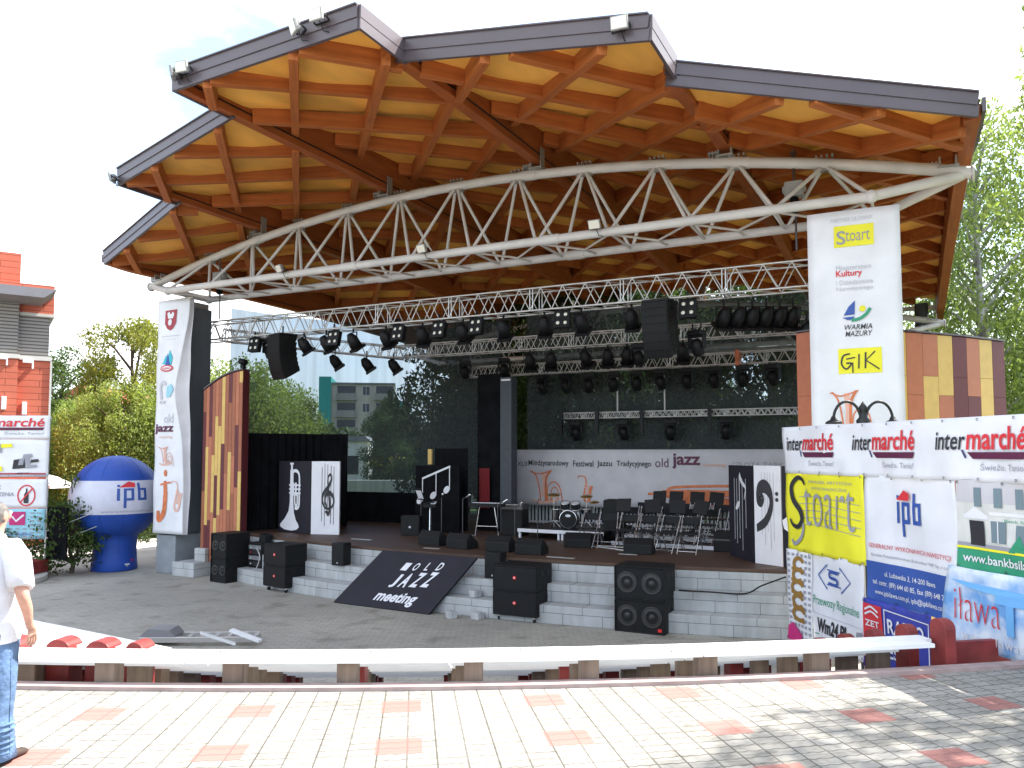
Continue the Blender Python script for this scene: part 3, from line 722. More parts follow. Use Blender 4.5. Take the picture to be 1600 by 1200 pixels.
def moving_head(loc, rz, label):
    t_ = thing('moving_head', label, 'stage light', loc, rz, 'moving head lights under the rear trusses')
    b = B().use('black_plastic'); b.box(-.16, .16, -.13, .13, -.14, -.03); b.tube((-.1, 0, 0), (-.1, 0, .12), .02, 6); b.tube((.1, 0, 0), (.1, 0, .12), .02, 6); b.obj('base', t_, bevel=.012)
    b = B().use('black_plastic'); b.bar((-.17, 0, -.15), (-.17, 0, -.42), .05, .12, (0, 1, 0)); b.bar((.17, 0, -.15), (.17, 0, -.42), .05, .12, (0, 1, 0)); b.box(-.19, .19, -.07, .07, -.18, -.14); b.obj('yoke', t_, bevel=.012)
    M = Matrix.Translation((0, 0, -.37)) @ Matrix.Rotation(R(30), 4, 'X')
    b = B().use('black_plastic'); b.lathe([(0, .16), (.09, .15), (.13, .06), (.14, -.04), (.125, -.18), (.1, -.2)], 16, M); b.obj('head', t_)
    b = B().use('lamp_lens'); b.lathe([(0, -.19), (.1, -.2)], 16, M); b.obj('lens', t_, fix=False)
    return t_
can0 = None; CANS = []
for i, s in enumerate([-5.35, -4.6, -3.72, -2.7, -1.61, -.47, .61, 1.65, 2.54, 3.69]):
    CANS.append((S(s, 1.1, 5.2), SRZ + R((-35 + 7 * i) if i < 4 else rnd.uniform(-20, 25)), 'black can spotlight under the front truss, %s from the left array' % ORD[i]))
for i, s in enumerate([5.5, 5.78, 6.04, 6.3, 6.55, 6.8, 7.05]):
    CANS.append((S(s, 1.7 + .12 * i, 5.18 - (.3 if i == 6 else .0)), SRZ + R(40), 'black can spotlight bunched by the tall sponsor banner, %s of the bunch' % ORD[i]))
for i, (s, t, z) in enumerate([(-5.96, 3.1, 5.0), (-5.22, 3.62, 4.93), (-4.57, 4.05, 4.9)]):
    CANS.append((S(s, t, z), SRZ + R(-50), ['small', 'middle', 'third'][i] + ' can spotlight under the side truss against the sky, %s from its front' % ORD[i]))
for i, s in enumerate([-.11, .51, 1.48, 2.09, 2.6, 4.02]):
    CANS.append((S(s, 4.0, 4.79), SRZ + R(rnd.uniform(-25, 25)), 'black can spotlight under the second truss, %s from the dark tower' % ORD[i]))
for i, c in enumerate(CANS):
    if i == 0: can0 = can_light(*c)
    else: dup(can0, *c)
bl0 = None
for i, s in enumerate([-6.95, -4.22, -2.21, -1.04, -.02, 2.15, 4.94]):
    a = (S(s, .95, 5.24), SRZ + R(rnd.uniform(-8, 14)), ['four lamp blinder hung close beside the left speaker array', 'four lamp blinder between the can spotlights right of the left array', 'four lamp blinder under the front truss, third from the left',
         'four lamp blinder under the front truss, fourth from the left', 'four lamp blinder under the middle of the front truss', 'four lamp blinder left of the right speaker array', 'four lamp blinder right of the right speaker array'][i])
    if i == 0: bl0 = blinder(*a)
    else: dup(bl0, *a)
mh0 = None; MH = []
for i, s in enumerate([-.68, .07, .78, 1.53, 2.2, 2.88, 3.6, 4.32, 5.06, 5.81]): MH.append((S(s, 6.0, 4.33), SRZ + rnd.uniform(-.5, .5), 'black moving head light under the third truss, %s from its left end' % ORD[i + 2]))
for i, s in enumerate([-3.05, -1.72]): MH.append((S(s, 5.6, 4.85), SRZ + .3, 'black moving head light under the third truss, %s from its left end' % ORD[i]))
for i, s in enumerate([.35, 1.78, 3.1, 4.6]): MH.append((S(s, 6.1, 2.97), SRZ + rnd.uniform(-.3, .3), 'black moving head light under the low rear truss, %s from its left end' % ORD[i]))
MH.append((S(-6.75, 1.3, 5.2), SRZ + .4, 'black moving head light tucked behind the left speaker array')); MH.append((S(4.95, 1.6, 4.65), SRZ - .3, 'black moving head light just behind the right speaker array'))
MH.append((S(2.9, 4.0, 4.79), SRZ, 'black moving head light under the second truss beside the right array'))
for i, c in enumerate(MH):
    if i == 0: mh0 = moving_head(*c)
    else: dup(mh0, *c)
def line_array(loc, rz, label):
    t_ = thing('line_array', label, 'speaker array', loc, rz, 'hung speaker arrays')
    b = B().use('black_plastic'); b.box(-.29, .29, -.26, .26, -.06, -.01); b.tube((0, 0, -.03), (0, 0, .22), .02, 6); b.obj('bumper_frame', t_)
    y, z, a = -.05, -.07, 0.
    for i in range(7):
        h = .15; M = Matrix.Translation((0, y, z)) @ Matrix.Rotation(a, 4, 'X')
        b = B().use('black_cabinet'); b.M = M
        pts = [(-.24, -.002), (.30, -.002), (.27, -h + .01), (-.24, -h - .03)]
        b.prism([(p[0], p[1]) for p in pts], -.29, .29, Matrix(((0, 1, 0, 0), (1, 0, 0, 0), (0, 0, 1, 0), (0, 0, 0, 1))))
        o = b.obj('cabinet', t_, bevel=.008)
        b = B().use('speaker_grille'); b.M = M; b.box(-.275, .275, -.252, -.238, -h + .015, -.01); b.use('black_plastic'); b.box(-.305, -.285, -.1, .1, -h + .03, -.03); b.box(.285, .305, -.1, .1, -h + .03, -.03); b.obj('grille', o)
        y += h * math.sin(a); z -= h * math.cos(a); a += R(1.0 + 1.3 * i)
    return t_
la = line_array(S(-5.95, .95, 5.2), SRZ - R(14), 'curved black speaker array hung near the left column, before the willow')
dup(la, S(4.35, .95, 5.2), SRZ - R(8), 'curved black speaker array hung over the right half of the stage')
def hoist(loc, lab):
    t_ = thing('chain_hoist', lab, 'hoist', loc, SRZ, 'chain hoists on the arched truss')
    b = B().use('hoist_grey'); b.box(-.16, .16, -.11, .11, -.22, .06); b.lathe([(0, .2), (.08, .2), (.08, -.2), (0, -.2)], 12, Matrix.Translation((0, 0, -.06)) @ Matrix.Rotation(R(90), 4, 'Y')); b.obj('motor', t_, bevel=.02)
    b = B().use('steel_dark'); b.tube((0, 0, .06), (0, 0, .62), .022, 6); b.tube((.02, 0, -.22), (.02, 0, -1.2), .018, 6); b.path([(0, 0, .5), (.05, 0, .6), (0, 0, .68), (-.05, 0, .6), (0, 0, .5)], .015, 6); b.obj('chain', t_)
    b = B().use('black_cloth'); b.lathe([(.06, -.22), (.09, -.3), (.08, -.5), (.0, -.55)], 10); b.obj('chain_bag', t_)
    return t_
h0 = hoist(S(7.15, 0, 6.9), 'grey chain hoist on the arched truss above the tall banner'); dup(h0, S(-7.3, 0, 6.75), SRZ, 'grey chain hoist near the left end of the arched truss')

# ------------------------------------------------------------------ floodlights
def floodlight(loc, rz, tilt, label):
    t_ = thing('floodlight', label, 'floodlight', loc, rz, 'small floodlights on the roof and truss')
    M = Matrix.Rotation(tilt, 4, 'X')
    b = B().use('hoist_grey'); b.M = M; b.prism([(-.12, -.09), (.12, -.09), (.12, .09), (-.12, .09)], -.05, .0); b.prism([(-.08, -.06), (.08, -.06), (.08, .06), (-.08, .06)], 0, .06); b.obj('housing', t_, bevel=.01)
    b = B().use('lens_glass'); b.M = M; b.add([(-.105, -.053, -.075), (.105, -.053, -.075), (.105, -.053, .075), (-.105, -.053, .075)], [(0, 1, 2, 3)]); b.obj('lens', t_, fix=False)
    b = B().use('black_plastic'); b.bar((-.13, .02, 0), (-.13, .12, -.06), .01, .03); b.bar((.13, .02, 0), (.13, .12, -.06), .01, .03); b.bar((-.13, .12, -.06), (.13, .12, -.06), .03, .012); b.path([(0, .05, -.05), (.04, .1, -.2), (.12, .15, -.22)], .008, 5); b.obj('bracket', t_)
    return t_
FL = [((-1.86, -6.05, 8.36), -45, 12, 'floodlight at the left tip of the topmost roof bay, outer one'), ((-1.62, -6.07, 8.40), 8, 14, 'floodlight at the left tip of the topmost roof bay, inner one'),
      ((.95, -6.22, 8.36), -30, 18, 'left floodlight of the pair near the roof peak'), ((1.38, -6.24, 8.42), 0, 10, 'right floodlight of the pair near the roof peak'),
      ((-5.95, -4.15, 7.84), -60, 15, 'floodlight at the left tip of the second roof step'), ((5.6, -5.08, 7.80), 5, 12, 'floodlight at the right end of the middle roof edge'),
      ((-.31, -.9, 6.42), -10, 25, 'small floodlight on the lower truss chord, middle one'), ((3.63, -.9, 6.42), 0, 25, 'small floodlight on the lower truss chord, rightmost'), ((-4.33, -.9, 6.42), -20, 25, 'small floodlight on the lower truss chord, leftmost')]
f0 = None
for (s, t, z), a, ti, lab in FL: floodlight(S(s, t, z), SRZ + R(a), R(ti), lab)

# ================================================================== nets, drapes, walls of the stage
def fold_sheet(name, lab, cat, pts, z0, z1, m, amp=.05, wave=.35, top=None):
    P = [Vector(p) for p in pts]; seg = [(P[i + 1] - P[i]).length for i in range(len(P) - 1)]; L = sum(seg)
    def at(d):
        for i, q in enumerate(seg):
            if d <= q or i == len(seg) - 1:
                e = (P[i + 1] - P[i]).normalized(); return P[i] + e * d, Vector((-e.y, e.x))
            d -= q
    n = max(8, int(L / wave * 6))
    b = B().use(m)
    def fn(u, v):
        p, nn = at(u * L); w = amp * math.sin(u * L / wave * 2 * math.pi + .8 * math.sin(u * 13)) * (1 - .35 * v)
        zt = z1 if top is None else z1 + top(u)
        q = p + nn * w; return (q.x - P[0].x, q.y - P[0].y, (zt - z0) * v)
    b.sheet(fn, n, 6)
    o = b.obj(name, None, S(P[0].x, P[0].y, z0), SRZ, fix=False); tag(o, lab, cat); return o
ORGL = (0, 0)
fold_sheet('scrim_net', 'dark see-through net curving round the left side of the stage', 'net', spline([(-8.45, 1.5), (-7.9, 3.4), (-7.0, 5.0), (-5.2, 6.3), (-3.2, 6.9), (-2.5, 6.95)], 5), ZS, 6.2, 'scrim_net', .02, .5)
fold_sheet('scrim_net', 'dark see-through net across the back of the stage behind the festival banner', 'net', spline([(-1.38, 6.45), (2, 6.5), (6.2, 6.4), (7.6, 5.2), (8.4, 3.2)], 5), ZS, 6.2, 'scrim_net', .02, .5)
fold_sheet('stage_drape', 'black pleated drape behind the trumpet panel', 'drape', [(-7.25, 1.0), (-6.35, 3.0), (-5.6, 3.3)], ZS, 2.58, 'black_cloth', .05, .22)
fold_sheet('stage_drape', 'low black screen between the white clef panel and the note board', 'drape', [(-7.6, 4.7), (-5.5, 4.9), (-3.0, 5.0)], ZS, .84, 'black_cloth', .02, .4)
fold_sheet('stage_drape', 'tall black tower drape in the middle of the stage back', 'drape', [(-1.85, 4.5), (-1.75, 4.05), (-.98, 4.05), (-.93, 4.5)], ZS, 4.2, 'black_cloth', .015, .4)
fold_sheet('stage_drape', 'black drape box behind the white eighth notes', 'drape', [(-3.0, 4.4), (-2.95, 3.75), (-1.86, 3.75)], ZS, 2.16, 'black_cloth', .03, .25)
fold_sheet('stage_drape', 'dark red strip of curtain beside the black tower', 'drape', [(-1.62, 3.95), (-1.30, 3.93)], .55, 1.62, 'red_velvet', .015, .1)
b = B().use('dark_column'); b.box(-.17, .17, -.17, .17, 0, 4.15); b.use('white_panel'); b.box(-.14, .14, -.185, -.172, 4.05, 4.1)
tag(b.obj('scenery_post', None, S(-.80, 4.1, ZS), SRZ, bevel=.01), 'slim blue-grey post in front of the black tower drape', 'post')
b = B().use('gold_trim'); b.use('clad_gold').box(-.06, .06, -.03, .03, 0, .42)
tag(b.obj('wooden_batten', None, S(-3.05, 3.7, 1.72), SRZ), 'yellow wooden batten standing at the edge of the drape box', 'batten')

BIGC = [[x if x.startswith('clad') else 'clad_' + x for x in q] for q in (['terracotta'], ['terracotta'], ['gold'], ['maroon'], ['terracotta', 'gold'], ['gold'], ['terracotta'], ['gold', 'terracotta'], ['terracotta', 'gold'], ['maroon'], ['maroon', 'terracotta'], ['gold'], ['maroon'])]
def clad_wall(name, lab, pts, z0, z1f, stripw, seed, side=None, big=False):
    rr = random.Random(seed)
    t_ = thing(name, lab, 'wall', S(pts[0][0], pts[0][1], z0), SRZ)
    P = [Vector(p) - Vector(pts[0]) for p in pts]; seg = [(P[i + 1] - P[i]).length for i in range(len(P) - 1)]; L = sum(seg)
    def at(d):
        for i, q in enumerate(seg):
            if d <= q + 1e-6 or i == len(seg) - 1:
                e = (P[i + 1] - P[i]).normalized(); return P[i] + e * d, Vector((e.y, -e.x))
            d -= q
    core = B().use('clad_maroon'); n = 24; vs = []
    for i in range(n + 1):
        p, nn = at(L * i / n); h = z1f(i / n) - z0
        for o_, z in ((-.0, 0), (-.0, h), (-.28, h), (-.28, 0)): q = p + nn * o_; vs.append((q.x, q.y, z))
    fs = [(i * 4 + k, i * 4 + (k + 1) % 4, i * 4 + 4 + (k + 1) % 4, i * 4 + 4 + k) for i in range(n) for k in range(4)] + [(0, 1, 2, 3), (n * 4 + 3, n * 4 + 2, n * 4 + 1, n * 4)]
    core.add(vs, fs); core.obj('wall_core', t_)
    cl = B(); k = int(round(L / stripw)); w = L / k
    cols = ['clad_gold', 'clad_terracotta', 'clad_brown', 'clad_maroon']
    for i in range(k):
        z = 0.; ni = 0; hm = min(z1f((i + .02) / k), z1f((i + .98) / k)) - z0; prev = None
        while z < hm - .02:
            ln = rr.uniform(.9, 2.4) if not big else ([4.2, 4.55][i % 2] if ni == 0 else 1.35); z2 = min(hm, z + ln)
            if hm - z2 < .3: z2 = hm
            c = BIGC[i % len(BIGC)][min(len(BIGC[i % len(BIGC)]) - 1, ni)] if big else rr.choice([x for x in (cols if not big else ['clad_gold', 'clad_terracotta', 'clad_maroon', 'clad_terracotta']) if x != prev]); prev = c; ni += 1
            pa, na = at(w * i + .004); pb, nb = at(w * (i + 1) - .004)
            if z2 == hm and not big: ha, hb = z1f(i / k) - z0 - .03, z1f((i + 1) / k) - z0 - .03
            else: ha = hb = z2 - .006
            vs = []
            for o_ in (.003, .022):
                for p_, n_, zz in ((pa, na, z), (pb, nb, z), (pb, nb, hb), (pa, na, ha)): q = p_ + n_ * o_; vs.append((q.x, q.y, zz))
            cl.use(c).add(vs, [(0, 3, 2, 1), (4, 5, 6, 7), (0, 1, 5, 4), (1, 2, 6, 5), (2, 3, 7, 6), (3, 0, 4, 7)]); z = z2
    cl.obj('cladding', t_)
    cp = B().use('fascia_metal')
    for i in range(n):
        p, nn = at(L * i / n); q, n2 = at(L * (i + 1) / n); p -= nn * .13; q -= n2 * .13
        cp.bar((p.x, p.y, z1f(i / n) - z0 + .02), (q.x, q.y, z1f((i + 1) / n) - z0 + .02), .36, .03)
    cp.obj('coping', t_); return t_
clad_wall('clad_wall', 'curved wall of narrow gold and red strips beside the trumpet panel', [(-7.9, .12), (-7.3, .17), (-6.68, .3)], -.80, lambda u: 3.72 + .5 * math.sin(u * 1.45), .105, 5)
clad_wall('clad_wall', 'wall of broad gold, terracotta and maroon panels behind the tall banner', [(7.05, .75), (7.6, .4), (8.95, 1.15), (9.8, 2.0), (10.55, 2.9)], -1.1, lambda u: 4.3 - .12 * u, .345, 21, big=True)
b = B().use('black_plastic'); b.lathe([(0, .12), (.07, .12), (.09, .0), (.07, -.1), (0, -.1)], 12, Matrix.Rotation(R(90), 4, 'X')); b.box(-.05, .05, -.05, .05, -.2, -.06); tag(b.obj('spotlight', None, S(-6.85, .45, 4.45), SRZ), 'small black spotlight on top of the gold striped wall', 'spotlight')

# ------------------------------------------------------------------ painted panels
def panel(name, lab, a, c, z1, m, z0=ZS):
    pa, pc = S(*a, z0), S(*c, z0); an = math.atan2(pc.y - pa.y, pc.x - pa.x); L = (pc - pa).length; h = z1 - z0
    b = B().use(m); b.box(0, L, 0, .06, 0.005, h); o = b.obj(name, None, pa, an, bevel=.004); tag(o, lab, 'panel')
    return o, G(lambda x, z, l: Vector((x * L, -.001 - l * .5, z * h))), L, h
o, g, L, h = panel('painted_panel', 'dark panel with a big white trumpet', (-6.33, 1.3), (-5.06, 1.12), 1.82, 'dark_panel')
m_ = 'white_panel'
g.line([(.36, .965), (.47, .965)], .025, m_); g.line([(.415, .96), (.415, .9), (.425, .87)], .055, m_, w2=.06)
g.line([(.42, .88), (.42, .62)], .10, m_, 2)
g.line(spline([(.42, .80), (.47, .855), (.56, .865), (.64, .82), (.66, .72), (.655, .6), (.655, .40), (.60, .345), (.52, .35)]), .045, m_, 3)
g.line(spline([(.52, .56), (.525, .42), (.57, .38), (.60, .42), (.595, .56)]), .04, m_, 3)
for z in (.665, .61, .555): g.line([(.345, z), (.70, z)], .022, m_, 4)
for x in (.47, .55): g.line([(x, .70), (x, .52)], .055, m_, 3)
g.poly([(.37, .60), (.47, .60), (.475, .42), (.50, .28), (.56, .18), (.64, .12), (.655, .08), (.58, .045), (.42, .03), (.2, .04), (.08, .075), (.06, .10), (.1, .13), (.22, .2), (.33, .3), (.365, .42)], m_, 2)
g.obj('trumpet_drawing', o)
o, g, L, h = panel('painted_panel', 'white panel with a black treble clef', (-5.04, 1.12), (-4.28, 1.32), 1.82, 'white_panel')
for i, x in enumerate((.38, .48, .58, .70, .80)): g.line([(x, [.92, .97, .96, .94, .93][i]), (x, [.18, .12, .28, .15, .14][i])], .016, 'black_print', 2)
g.line(spline([(.57, .38), (.50, .45), (.52, .53), (.64, .57), (.78, .52), (.80, .43), (.68, .36), (.50, .37), (.40, .47), (.44, .56), (.62, .66), (.72, .76), (.68, .82), (.60, .78), (.60, .66), (.66, .45), (.66, .32), (.60, .28), (.55, .31)], 6), lambda u: .035 + .03 * math.sin(u * 9) ** 2, 'black_print', 4)
g.disc(.56, .31, .06, .02, 'black_print', 4); g.obj('clef_drawing', o)
o, g, L, h = panel('painted_panel', 'dark board with three white eighth notes', (-3.1, 3.05), (-1.72, 3.05), 1.70, 'black_cloth')
g.line([(.16, .80), (.80, .99)], .03, m_, 2)
for x, z0_, z1_ in ((.17, .47, .80), (.48, .55, .885), (.785, .64, .985)):
    g.line([(x, z0_), (x, z1_)], .018, m_, 2); g.disc(x - .065, z0_, .075, .05, m_, 2, .5)
g.obj('note_drawing', o)
o, g, L, h = panel('painted_panel', 'dark panel with one white note on pale upright lines', (5.52, 1.79), (6.17, .88), 1.79, 'dark_panel')
for i, x in enumerate((.26, .36, .47, .58, .72)): g.line([(x, .86), (x, [.2, .16, .22, .1, .34][i])], .018, 'pale_print', 2)
g.line([(.47, .6), (.47, .9)], .022, m_, 3); g.line(spline([(.47, .9), (.58, .82), (.72, .76), (.66, .64)]), lambda u: .07 - .05 * u, m_, 3); g.disc(.4, .57, .10, .035, m_, 3, .4); g.obj('note_drawing', o)
o, g, L, h = panel('painted_panel', 'white panel with a black bass clef', (6.19, .86), (6.73, .55), 1.80, 'white_panel')
for i, x in enumerate((.3, .42, .52, .62, .74)): g.line([(x, .93), (x, [.3, .2, .33, .16, .25][i])], .012, 'grey_print', 2)
g.line(spline([(.22, .66), (.30, .70), (.36, .66), (.28, .62), (.16, .66), (.20, .76), (.42, .79), (.62, .72), (.64, .58), (.44, .44), (.10, .36)], 7), lambda u: .05 + .09 * max(0, math.sin(u * 3.4 - .6)), 'black_print', 3)
for z in (.66, .72): g.disc(.86, z, .06, .02, 'black_print', 3)
g.obj('clef_drawing', o)
o, g, L, h = panel('painted_panel', 'dark panel with a white curved shape behind the yellow banner', (6.75, .53), (7.45, .25), 1.80, 'dark_panel')
g.poly([(.0, .46), (.2, .52), (.5, .5), (.6, .4), (.45, .2), (.25, .33), (.05, .38)], 'white_panel', 2); g.obj('brass_drawing', o)

# ------------------------------------------------------------------ brass line drawings for the banners, in a unit box
def brass_upright(g, x, z, w, h, m, m2):
    q = lambda pts: [(x + a * w, z + c * h) for a, c in pts]
    g.line(spline(q([(.05, .98), (.18, .8), (.26, .45), (.30, .05)])), .035 * w, m); g.line(spline(q([(.58, 1), (.46, .8), (.44, .5), (.44, .05)])), .06 * w, m)
    g.line(spline(q([(.0, .97), (.25, .9), (.62, 1.)])), .03 * w, m)
    g.line(spline(q([(.36, .95), (.40, .6), (.38, .2)])), .13 * w, m2, 1); g.line(spline(q([(.48, .1), (.5, .5), (.66, .66), (.82, .55), (.9, .25), (.92, -.05)])), .03 * w, m)
    g.line(spline(q([(.6, .1), (.6, .4), (.72, .5), (.8, .35), (.8, .1)])), .025 * w, m)
    g.line(spline(q([(.05, .1), (.3, .02), (.7, .08), (.78, .2)])), .06 * w, m2)
    for a in (.5, .58, .66): g.line(q([(a, .05), (a, .3)]), .035 * w, m)
def brass_sax(g, x, z, w, h, m, m2):
    q = lambda pts: [(x + a * w, z + c * h) for a, c in pts]
    g.line(spline(q([(.1, .98), (.5, .95), (.62, .75), (.5, .4), (.45, .15), (.6, .02), (.85, .1), (.9, .4), (1.0, .6)])), lambda u: w * (.05 + .16 * u), m)
    g.line(spline(q([(.66, .7), (.75, .5), (.7, .25)])), .12 * w, m2); g.line(spline(q([(.0, .9), (.15, 1.0)])), .06 * w, m)
    for c in (.3, .42, .54, .66): g.disc(x + .58 * w, z + c * h, .07 * w, .03 * h, m2, 3)
def brass_long(g, x, z, w, h, m, m2):
    q = lambda pts: [(x + a * w, z + c * h) for a, c in pts]
    g.line(spline(q([(0, .2), (.14, .26), (.2, .48), (.5, .56), (.82, .6), (.93, .78), (.99, 1.1)])), .02 * w, m); g.line(spline(q([(.1, .18), (.5, .26), (1., .3)])), .05 * w, m2)
    g.line(spline(q([(.12, .3), (.4, .34), (.7, .3), (.98, .4)])), .028 * w, m); g.line(q([(.66, .3), (.66, .9)]), .012 * w, m); g.disc(x + .66 * w, z + 1.0 * h, .03 * w, .1 * h, m, 2)
    for a in (.3, .42, .54, .8): g.line(q([(a, .0), (a, .35)]), .05 * w, m2)
    g.line(spline(q([(.25, .02), (.6, -.05), (1, .05)])), .06 * w, m2)

def cloth(name, lab, cat, loc, rz, w, h, m, disp, group=None, nu=18, nv=14, edge_=None):
    b = B().use(m)
    ef = edge_ or (lambda x, z: (x, z))
    def fn(u, v): x, z = ef(u * w, v * h); return Vector((x, disp(x, z), z))
    b.sheet(fn, nu, nv); o = b.obj(name, None, loc, rz, fix=False); tag(o, lab, cat, group)
    md = o.modifiers.new('s', 'SOLIDIFY'); md.thickness = .004; md.offset = -1 
    return o, G(lambda x, z, l: Vector((x, disp(x, z) - .003 - l, z)))
# festival banner across the back
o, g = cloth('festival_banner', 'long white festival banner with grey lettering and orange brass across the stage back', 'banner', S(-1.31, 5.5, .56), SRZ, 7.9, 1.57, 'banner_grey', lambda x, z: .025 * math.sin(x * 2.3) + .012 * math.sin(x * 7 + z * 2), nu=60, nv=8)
T_ = 'black_print'
g.text('XLII', .08, 1.10, .38, 1.23, T_); g.text('Międzynarodowy', .43, 1.07, 1.68, 1.28, T_, .012); g.text('Festiwal', 1.82, 1.10, 2.42, 1.27, T_, .012); g.text('Jazzu', 2.52, 1.07, 2.95, 1.27, T_, .012)
g.text('Tradycyjnego', 3.08, 1.07, 4.05, 1.27, T_, .012); g.text('old', 4.16, 1.10, 4.52, 1.34, 'plum_print', .0); g.text('jazz', 4.62, 1.06, 5.36, 1.47, 'plum_print', .03); g.text('meeting', 5.44, 1.10, 6.0, 1.22, 'pale_orange_print', .01)
g.text('"ZŁOTA TARKA"', 6.16, 1.10, 7.6, 1.25, 'grey_print', 0)
brass_upright(g, .48, .06, 1.1, .92, 'orange_print', 'pale_orange_print'); brass_sax(g, 1.95, .14, .42, .72, 'orange_print', 'pale_orange_print'); brass_long(g, 3.95, .26, 3.4, .66, 'orange_print', 'orange_print')
g.obj('printed_lettering', o)

# ------------------------------------------------------------------ logos
def logo_ipb(g, x, z, w, h, m='navy_print', L=2):
    q = lambda a, c: (x + a * w, z + c * h)
    def r(a0, c0, a1, c1, mm=m): g.rect(*q(a0, c0), *q(a1, c1), mm, L, 2)
    r(.04, .28, .13, .74); r(.04, .80, .13, .88)
    r(.24, .0, .33, .74); r(.33, .66, .56, .74); r(.47, .28, .56, .66); r(.33, .28, .47, .37)
    r(.68, .28, .77, .94); r(.77, .66, .98, .74); r(.89, .28, .98, .66); r(.77, .28, .89, .37)
    g.poly([q(.10, .78), q(.40, 1.0), q(.60, .93), q(.60, .78)], 'red_print', L + 4)
def logo_market(g, x, z, w, h):
    g.text('inter', x, z + .42 * h, x + .345 * w, z + .92 * h, 'black_print', .012, .15); g.text('marché', x + .35 * w, z + .42 * h, x + w, z + 1.02 * h, 'red_print', .02, .15)
    g.poly([(x + .36 * w, z + .36 * h), (x + .42 * w, z + .18 * h), (x + .98 * w, z + .18 * h), (x + 1.0 * w, z + .36 * h)], 'plum_print')
    g.line([(x + .31 * w, z + .42 * h), (x + .345 * w, z + .2 * h)], .02 * w, 'navy_print')
    g.text('Świeżo. Tanio!', x + .5 * w, z - .12 * h, x + .99 * w, z + .1 * h, 'grey_print', 0)

# ------------------------------------------------------------------ tall hanging banners on the columns
def pinch(z): return .36 * math.exp(-((z / 6.25 - .60) / .2) ** 2) + .1 * math.exp(-((z / 6.25 - .2) / .2) ** 2)
dl = lambda x, z: .05 * math.sin(z * 1.1) * (x / 1.2) + .10 * pinch(z) * (x / 1.2) ** 2 + .012 * math.sin(z * 4 + x * 3)
o, g = cloth('hanging_banner', 'tall narrow white banner with a red crest on the grey column', 'banner', S(-9.28, -.28, -.1), SRZ, 1.2, 6.25, 'banner_white', dl, nu=14, nv=60, edge_=lambda x, z: (x * (1 - pinch(z) * (x / 1.2)), z))
zy = lambda y: (833 - y) * 6.25 / 363
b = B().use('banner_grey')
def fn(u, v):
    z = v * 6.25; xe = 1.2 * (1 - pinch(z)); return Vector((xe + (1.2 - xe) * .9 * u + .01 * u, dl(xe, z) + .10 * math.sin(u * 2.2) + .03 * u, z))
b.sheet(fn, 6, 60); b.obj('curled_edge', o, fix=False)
g.poly([(.30, zy(486)), (.72, zy(485)), (.72, zy(507)), (.62, zy(515)), (.51, zy(518)), (.40, zy(515)), (.30, zy(507))], 'crimson_print'); g.poly([(.38, zy(490)), (.46, zy(488)), (.51, zy(493)), (.58, zy(488)), (.64, zy(492)), (.60, zy(499)), (.42, zy(499))], 'banner_white', 3); g.disc(.5, zy(505), .07, .09, 'banner_white', 3)
g.text('WOJEWÓDZTWO WARMIŃSKO-MAZURSKIE', .16, zy(528), .88, zy(525.5), 'grey_print'); g.text('URZĄD MARSZAŁKOWSKI', .3, zy(533), .75, zy(531), 'pale_print')
g.poly([(.24, zy(570)), (.36, zy(556)), (.44, zy(562)), (.5, zy(548)), (.62, zy(560)), (.58, zy(572))], 'teal_print'); g.poly([(.36, zy(572)), (.44, zy(553)), (.54, zy(572))], 'blue_print', 3); g.disc(.42, zy(577), .24, .09, 'red_print', 3); g.disc(.42, zy(577), .19, .06, 'banner_white', 4); g.text('IŁAWA', .28, zy(579), .58, zy(575.5), 'red_print', .01, L=5)
g.line(spline([(.22, zy(625)), (.2, zy(605)), (.3, zy(599)), (.42, zy(602))]), .09, 'pale_print'); g.poly([(.42, zy(622)), (.46, zy(606)), (.62, zy(602)), (.72, zy(610)), (.58, zy(622))], 'cyan_print', 3); g.text('ICK', .16, zy(632), .4, zy(628), 'grey_print')
g.text('old', .34, zy(662), .68, zy(648), 'pale_print', -.006); g.text('jazz', .02, zy(680), .70, zy(664), 'plum_print', .03); g.text('meeting', .2, zy(687), .66, zy(682), 'pale_orange_print')
brass_upright(g, .16, zy(728), .6, .5, 'pale_orange_print', 'pale_orange_print'); g.disc(.42, zy(740), .06, .09, 'orange_print')
g.line(spline([(.42, zy(752)), (.46, zy(775)), (.42, zy(800)), (.22, zy(812)), (.2, zy(798))]), lambda u: .10 + .06 * math.sin(u * 3), 'orange_print'); g.line([(.26, zy(758)), (.6, zy(754))], .05, 'orange_print'); brass_sax(g, .62, zy(798), .4, .8, 'pale_orange_print', 'pale_orange_print')
g.obj('printed_lettering', o)
b = B().use('truss_paint'); b.tube((-.05, .02, 6.25), (1.3, .02, 6.27), .018, 6); b.obj('top_rod', o)

